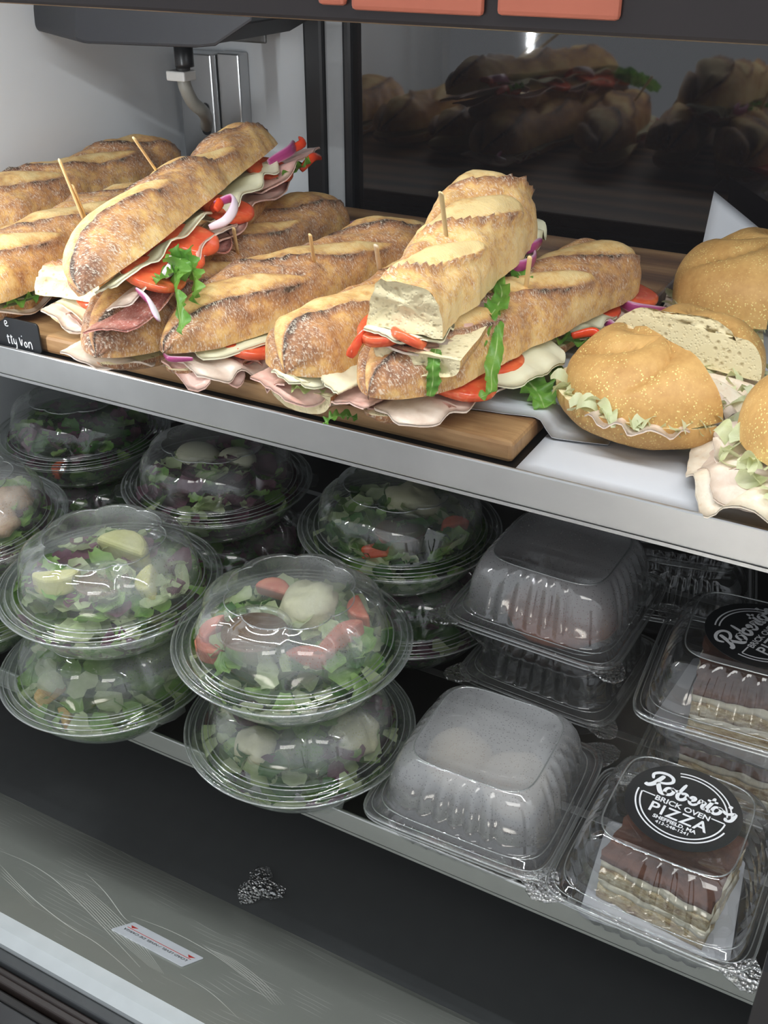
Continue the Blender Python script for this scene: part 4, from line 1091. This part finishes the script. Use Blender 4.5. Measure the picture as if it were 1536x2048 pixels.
LIDP = [(.0690, .0, 9, 0, .1), (.0692, .0012, 9, 0, .1), (.0672, .0022, 9, 0, .1), (.0655, .0012, 9, 0, .1), (.0640, .0014, 8, 0, .1), (.0622, .0040, 7, 0, .2), (.0606, .0042, 6, 0, .2),
        (.0596, .0060, 5, .030, .3), (.0588, .0140, 5, .050, .5), (.0574, .0240, 5, .055, .7), (.0550, .0320, 5, .055, .8), (.0520, .0380, 5, .050, .9), (.0490, .0415, 5, .035, 1), (.0462, .0432, 5, 0, 1), (.0448, .0446, 5, 0, 1), (.0436, .0446, 5, 0, 1), (.0426, .0432, 5, 0, 1), (.0250, .0434, 4, 0, 1), (.004, .0434, 3, 0, 1)]
BASEP = [(.0690, -.0006, 9, 0, .1), (.0690, -.0030, 9, 0, .1), (.0668, -.0036, 9, 0, .1), (.0628, -.0034, 7, 0, .1), (.0616, -.0060, 6, .02, .2), (.0596, -.0160, 6, .03, .2), (.0565, -.0260, 5, .03, .2), (.0530, -.0292, 5, 0, .2), (.0440, -.0296, 5, 0, .2), (.004, -.0290, 3, 0, .2)]
def clam(c, rot, label, mats, tabs=(0, 1), sticker=None, scale=1.0, h=1.0):
    e = empty('clamshell', Matrix.Translation(c) @ Matrix.Rotation(rot, 4, 'Z') @ Matrix.Diagonal((scale, scale, 1, 1)), label, 'container')
    vs, fs, fg = clam_part([(a, z * h, p, r, f) for a, z, p, r, f in LIDP]); mesh('lid', vs, fs, mats[0], e, True, {'fog': fg})
    vs, fs, fg = clam_part(BASEP); mesh('base', vs, fs, mats[1], e, True, {'fog': fg})
    sqp = lambda hh, z, p: [(*sq(2 * PI * i / 120, hh, p), z) for i in range(120)]
    mesh('edge_glint_beads', *beads([(sqp(.0692, .0006, 9), .0008), (sqp(.0655, .0014, 8), .0004), (sqp(.0614, .0044 * h, 6), .0005), (sqp(.0688, -.0030, 9), .0007), (sqp(.0442, .0447 * h, 5), .0006)]), M_GLINT, e)
    for a in tabs:
        m = Matrix.Rotation(a * PI / 2, 4, 'Z')
        pts = [(.050, -.0690), (.0690, -.050), (.0760, -.060), (.0780, -.070), (.0735, -.0765), (.066, -.0775), (.056, -.0730)]
        bevel(G().prism(pts, -.0008, .0012, m).make('corner_tab', M_TAB, e), .0006)
    return e
CB = ZL_ + .0300
c2 = clam((-.209, .545, CB), .02, 'fogged clear clamshell with two pale muffins at the shelf front', (M_CLAMF, M_CLAM), (0, 1), scale=1.05)
c1b = clam((-.212, .712, CB), -.06, 'empty looking clamshell under the tall fogged one', (M_CLAMH, M_CLAM), (0, 3))
c1 = clam((-.214, .694, CB + .0740), -.04, 'streaky fogged clamshell with a red brown pastry, on top of another', (M_CLAMF, M_CLAM), (0, 3), h=1.15, scale=1.06)
c4 = clam((-.068, .537, CB), -.02, 'front clamshell with black round label and tiramisu', (M_CLAM, M_CLAM), (0, 3))
c3b = clam((-.050, .668, CB), .0, 'clamshell under the back labelled one', (M_CLAM, M_CLAM), (3, 2))
c3 = clam((-.056, .656, CB + .0740), .06, 'back clamshell with black round label, stacked on another', (M_CLAM, M_CLAM), (2,))
c5 = clam((-.150, .880, CB), .2, 'shaded clamshell at the back of the lower shelf', (M_CLAM, M_CLAM), (0,))
# contents
M_MUFF = mk_meat('pale muffin', (.62, .50, .36), (.76, .66, .52), .7, (.45, .25, .14), .4, 60); M_CINN = mk_meat('red brown pastry', (.34, .10, .05), (.48, .17, .09), .4, (.7, .4, .25), .3, 60)
blob('muffin', (-.232, .545, CB + .010), .026, M_MUFF, 21, 'pale muffin at the left inside the fogged clamshell', 'muffin', amp=.12, flat=.9)
blob('muffin', (-.186, .543, CB + .010), .026, M_MUFF, 22, 'pale muffin at the right inside the fogged clamshell', 'muffin', amp=.12, flat=.9)
blob('pastry', (-.208, .688, CB + .0740 - .008), .040, M_CINN, 23, 'red brown glazed pastry inside the tall fogged clamshell', 'pastry', amp=.10, flat=.5, stretch=(1.15, 1.05))
def mk_sponge():
    t = NT('tiramisu sponge'); c = t.coord((1, 1, 2.5)); n1 = t.noise(c, 60, 5, .7); n2 = t.noise(t.coord(), 260, 3)
    col = t.ramp(n1, [(.32, (.22, .10, .045)), (.5, (.62, .48, .26)), (.68, (.84, .76, .54))]); return t.done(t.bsdf(Base_Color=col, Roughness=.6, Normal=t.bump(t.math('ADD', n1, n2), .7, .003)))
M_SPONGE = mk_sponge(); M_COCOA = mk_meat('cocoa dusting', (.10, .035, .018), (.17, .065, .035), .9, (.24, .11, .07), .3, 120); M_CREAM = mk_meat('mascarpone cream', (.82, .76, .56), (.88, .83, .68), .5, (.6, .45, .28), .2, 70)
def slab(name, parent, w, d, z0, z1, mat, seed, amp=.0018, inset=0):
    nx, nz_ = 16, 3; vs = []; fs = []
    loop = []
    for k in range(4 * nx):
        s_ = k // nx; t = (k % nx) / nx * 2 - 1
        loop.append([(t, -1), (1, t), (-t, 1), (-1, -t)][s_])
    for i in range(nz_ + 1):
        z = z0 + (z1 - z0) * i / nz_
        for (a, b) in loop:
            p = V((a * (w - inset), b * (d - inset), z)); q = noise.noise(V((a * 4, b * 4, z * 120 + seed))) * amp
            p.x += a * q * 1; p.y += b * q; vs.append(p)
    n = len(loop)
    for i in range(nz_):
        for j in range(n): fs.append((i * n + j, i * n + (j + 1) % n, (i + 1) * n + (j + 1) % n, (i + 1) * n + j))
    for lvl, rev in ((0, 1), (nz_, 0)):
        rings = 4; st = len(vs)
        base = [V(vs[lvl * n + j]) for j in range(n)]
        prev = [lvl * n + j for j in range(n)]
        for r in range(1, rings):
            cur = []
            for p in base:
                q = V((p.x * (1 - r / rings), p.y * (1 - r / rings), p.z + (.0012 * noise.noise(V((p.x * 90, p.y * 90, r + seed))) if lvl else 0))); cur.append(len(vs)); vs.append(q)
            for j in range(n): f = (prev[j], prev[(j + 1) % n], cur[(j + 1) % n], cur[j]); fs.append(f[::-1] if rev else f)
            prev = cur
        fs.append(tuple(prev[::-1]) if rev else tuple(prev))
    return mesh(name, vs, fs, mat, parent)
def tiramisu(c, rot, label, w=.038, d=.034):
    e = empty('tiramisu', Matrix.Translation(c) @ Matrix.Rotation(rot, 4, 'Z'), label, 'cake')
    slab('sponge_layer', e, w, d, 0, .012, M_SPONGE, 1); slab('cream_layer', e, w, d, .012, .018, M_CREAM, 2, .003)
    slab('sponge_layer', e, w, d, .018, .030, M_SPONGE, 3); slab('cream_layer', e, w, d, .030, .037, M_CREAM, 4, .003); slab('cocoa_top', e, w * 1.01, d * 1.01, .037, .042, M_COCOA, 5, .0025)
    return e
tiramisu((-.066, .536, CB - .0275), -.12, 'tiramisu slice with cocoa top in the front labelled clamshell')
tiramisu((-.050, .653, CB + .0740 - .0275), .12, 'tiramisu slice with cocoa top in the back labelled clamshell')
tiramisu((-.050, .668, CB - .0275), .0, 'tiramisu slice in the clamshell under the back labelled one')
for x, y, z, r, lab in ((-.068, .537, CB - .0284, .1, 'white paper square under the front tiramisu'), (-.056, .656, CB + .0740 - .0284, -.1, 'white paper square under the back tiramisu')):
    o = bevel(G().prism(rrect(.050, .047, .004), 0, .0006, Matrix.Rotation(r, 4, 'Z')).make('cake_paper', M_PAPER), .0002); o.location = (x, y, z); tag(o, lab, 'paper')
# round printed labels
M_BLK = simple('black label paper', (.012, .013, .015), .35)
def ring(r0, r1, a0, a1, n=60):
    g = G()
    for i in range(n + 1):
        a = a0 + (a1 - a0) * i / n
        g.v += [(r0 * math.cos(a), r0 * math.sin(a), .0004), (r1 * math.cos(a), r1 * math.sin(a), .0004)]
    g.f = [(2 * i, 2 * i + 1, 2 * i + 3, 2 * i + 2) for i in range(n)]; return g
SCRIPT = [  # strokes of the script word: (points, width)
 ([(-.86, .30), (-.90, .44), (-.78, .55), (-.60, .58), (-.46, .52), (-.43, .40), (-.54, .30), (-.70, .25)], .055),
 ([(-.66, .50), (-.72, .34), (-.80, .16), (-.90, .07), (-.98, .09)], .075),
 ([(-.72, .25), (-.66, .12), (-.58, .00), (-.50, -.02), (-.45, .04)], .075),
 ([(-.38, .22), (-.47, .18), (-.50, .06), (-.43, -.01), (-.34, .04), (-.31, .15), (-.38, .22), (-.28, .19), (-.20, .22)], .055),
 ([(-.12, .50), (-.17, .28), (-.20, .08), (-.13, -.01), (-.03, .05), (.00, .17), (-.06, .22), (-.14, .17)], .060),
 ([(.00, .17), (.08, .10), (.17, .13), (.19, .20), (.13, .22), (.08, .12), (.12, .01), (.20, .00), (.28, .08)], .052),
 ([(.28, .08), (.32, .22), (.36, .18), (.42, .19), (.39, .06), (.43, .00), (.49, .05)], .055),
 ([(.58, .44), (.54, .22), (.50, .06), (.55, -.01), (.62, .05)], .060), ([(.44, .31), (.56, .31), (.68, .33)], .045),
 ([(.74, .21), (.65, .18), (.62, .06), (.68, -.01), (.77, .04), (.80, .15), (.74, .21), (.83, .19)], .055),
 ([(.97, .40), (.95, .31)], .060),
 ([(.83, .19), (.94, .12), (1.11, .21), (1.11, .07), (1.06, -.04), (.97, -.06), (.95, .01)], .055),
]
def stroke(pts, w, sc, g):
    P = spline([(x * sc, y * sc, 0) for x, y in pts], 22); n = len(P); k = len(g.v)
    for i, p in enumerate(P):
        d = (P[min(i + 1, n - 1)] - P[max(i - 1, 0)]).normalized(); s_ = V((-d.y, d.x, 0)); t = i / (n - 1); ww = w * sc * .5 * (.82 + .18 * math.sin(PI * t)) * (.55 if i in (0, n - 1) else 1)
        g.v += [p + s_ * ww + V((0, 0, .0005)), p - s_ * ww + V((0, 0, .0005))]
    g.f += [(k + 2 * i + 1, k + 2 * i + 3, k + 2 * i + 2, k + 2 * i) for i in range(n - 1)]
def label_sticker(parent, z, R_, rot, off=(0, 0)):
    g = G().prism([(math.cos(2 * PI * i / 64) * R_, math.sin(2 * PI * i / 64) * R_) for i in range(64)], -.0002, .0003)
    o = g.make('round_label', M_BLK, parent); o.matrix_basis = Matrix.Translation((off[0], off[1], z)) @ Matrix.Rotation(rot, 4, 'Z')
    o['label'] = 'black round label with white lettering'
    for r in (.80, .725):
        ring(R_ * r, R_ * (r + .028), math.radians(12), math.radians(112)).make('label_ring', M_PRINT, o)
        ring(R_ * r, R_ * (r + .028), math.radians(178 if r > .75 else 181), math.radians(345 if r > .75 else 359)).make('label_ring', M_PRINT, o)
    for x0, x1 in ((-.73, -.50), (.50, .73)):
        G().prism([(x0 * R_, -.02 * R_), (x1 * R_, -.02 * R_), (x1 * R_, .005 * R_), (x0 * R_, .005 * R_)], .0003, .00042).make('label_line', M_PRINT, o)
    g = G()
    for pts, w in SCRIPT: stroke([(x * .76 - .02, y * .82 + .13) for x, y in pts], w * 1.2, R_, g)
    g.make('script_lettering', M_PRINT, o)
    text('lettering', 'BRICK OVEN', R_ * .17, (0, -.095 * R_), o, M_PRINT, R_ * .004, z=.0005)
    text('lettering', 'PIZZA', R_ * .34, (0, -.385 * R_), o, M_PRINT, R_ * .006, space=1.15, z=.0005)
    text('lettering', 'SHEFFIELD, MA', R_ * .115, (0, -.505 * R_), o, M_PRINT, R_ * .004, z=.0005)
    text('lettering', '413-248-1241', R_ * .095, (0, -.605 * R_), o, M_PRINT, R_ * .003, space=1.1, z=.0005)
label_sticker(c4, .0452, .0385, -.05, (.001, .006))
label_sticker(c3, .0452, .0385, 1.25, (.004, .0))
# chalk sign
sg = empty('price_sign', Matrix.Translation((-.655, .5560, zb + .0005)), 'small black card with white chalk writing at the left of the board', 'sign')
bevel(G().prism(rrect(.046, .0125, .0035), -.0008, .0008, Matrix.Translation((0, 0, .0125)) @ Matrix.Rotation(PI / 2, 4, 'X')).make('card', M_BLK, sg), .0003)
gch = G()
def chalk(pts, w=.0009):
    P = spline([(x, y, 0) for x, y in pts], 14); n = len(P); k = len(gch.v)
    for i, p in enumerate(P):
        d = (P[min(i + 1, n - 1)] - P[max(i - 1, 0)]).normalized(); q = V((-d.z if False else -d.y, d.x, 0)) * w * .5
        for sgn in (1, -1): a = p + q * sgn; gch.v.append((a.x, -.0011, a.y))
    gch.f += [(k + 2 * i, k + 2 * i + 1, k + 2 * i + 3, k + 2 * i + 2) for i in range(n - 1)]
# "e" above, "ity von" below (the right-hand end of the chalk writing)
chalk([(.0100, .0190), (.0130, .0205), (.0126, .0222), (.0108, .0218), (.0104, .0188), (.0126, .0178), (.0142, .0186)])
for pts in ([(.0020, .0060), (.0022, .0020), (.0030, .0016)], [(.0012, .0048), (.0034, .0052)], [(.0050, .0062), (.0050, .0020), (.0058, .0016)], [(.0042, .0050), (.0062, .0054)],
            [(.0070, .0046), (.0072, .0022), (.0086, .0022), (.0092, .0046)], [(.0092, .0046), (.0090, .0004), (.0080, -.0006)], [(.0122, .0058), (.0134, .0018), (.0146, .0050)], [(.0144, .0068), (.0150, .0068)],
            [(.0176, .0042), (.0162, .0030), (.0172, .0014), (.0186, .0024), (.0178, .0042)], [(.0200, .0012), (.0201, .0044)], [(.0201, .0034), (.0216, .0046), (.0226, .0034), (.0227, .0010)]):
    chalk([(x * 1.22 + .0088, y * 1.6 + .001) for x, y in pts])
gch.make('chalk_writing', M_PRINT, sg)

# scratches worn into the apron
M_SCR = simple('bare scratch', (.92, .93, .86), .4, .0)
def on_apron(px, py):
    n_ = V((0, .13, .168)).normalized(); d = ray(px, py); t = n_.dot(V((0, .483, .5)) - CAM) / n_.dot(d); return CAM + d * t + n_ * .0002, n_
wf = bpy.data.objects['wall_front']
def scratch(pts, w):
    P = [on_apron(*p) for p in pts]; n_ = P[0][1]; Q = spline([p[0] for p in P], 26); vs = []; n = len(Q)
    for i, p in enumerate(Q):
        d = (Q[min(i + 1, n - 1)] - Q[max(i - 1, 0)]).normalized(); s_ = d.cross(n_) * w * .85 * (.25 + .75 * math.sin(PI * (i / (n - 1)) ** .8))
        vs += [p + s_, p - s_]
    mesh('scratch', vs, [(2 * i, 2 * i + 1, 2 * i + 3, 2 * i + 2) for i in range(n - 1)], M_SCR, wf)
scratch([(0, 1702), (60, 1728), (115, 1765), (190, 1838), (280, 1935)], .0006)
scratch([(0, 1730), (60, 1792), (130, 1848), (200, 1892), (285, 1965)], .0006)
for k in range(8): scratch([(112 + k * 7, 1758 + k * 1.5), (165 + k * 8, 1806 + k * 2), (225 + k * 7, 1868 + k * 1), (300 + k * 4, 1935 + k * 2)], .00035)
for k in range(4): scratch([(0, 1730 + k * 7), (30, 1762 + k * 5), (70, 1800 + k * 5)], .0003)
scratch([(170, 1745), (210, 1785), (245, 1832), (262, 1846)], .0005)
scratch([(262, 1832), (340, 1862), (400, 1893), (450, 1925), (495, 1960)], .0006)
for k in range(5): scratch([(405 + k * 3, 1890 + k * 2), (450 + k * 5, 1922), (500 + k * 6, 1962), (545 + k * 6, 2010)], .0004)
scratch([(360, 1948), (420, 1985), (480, 2040)], .0004)
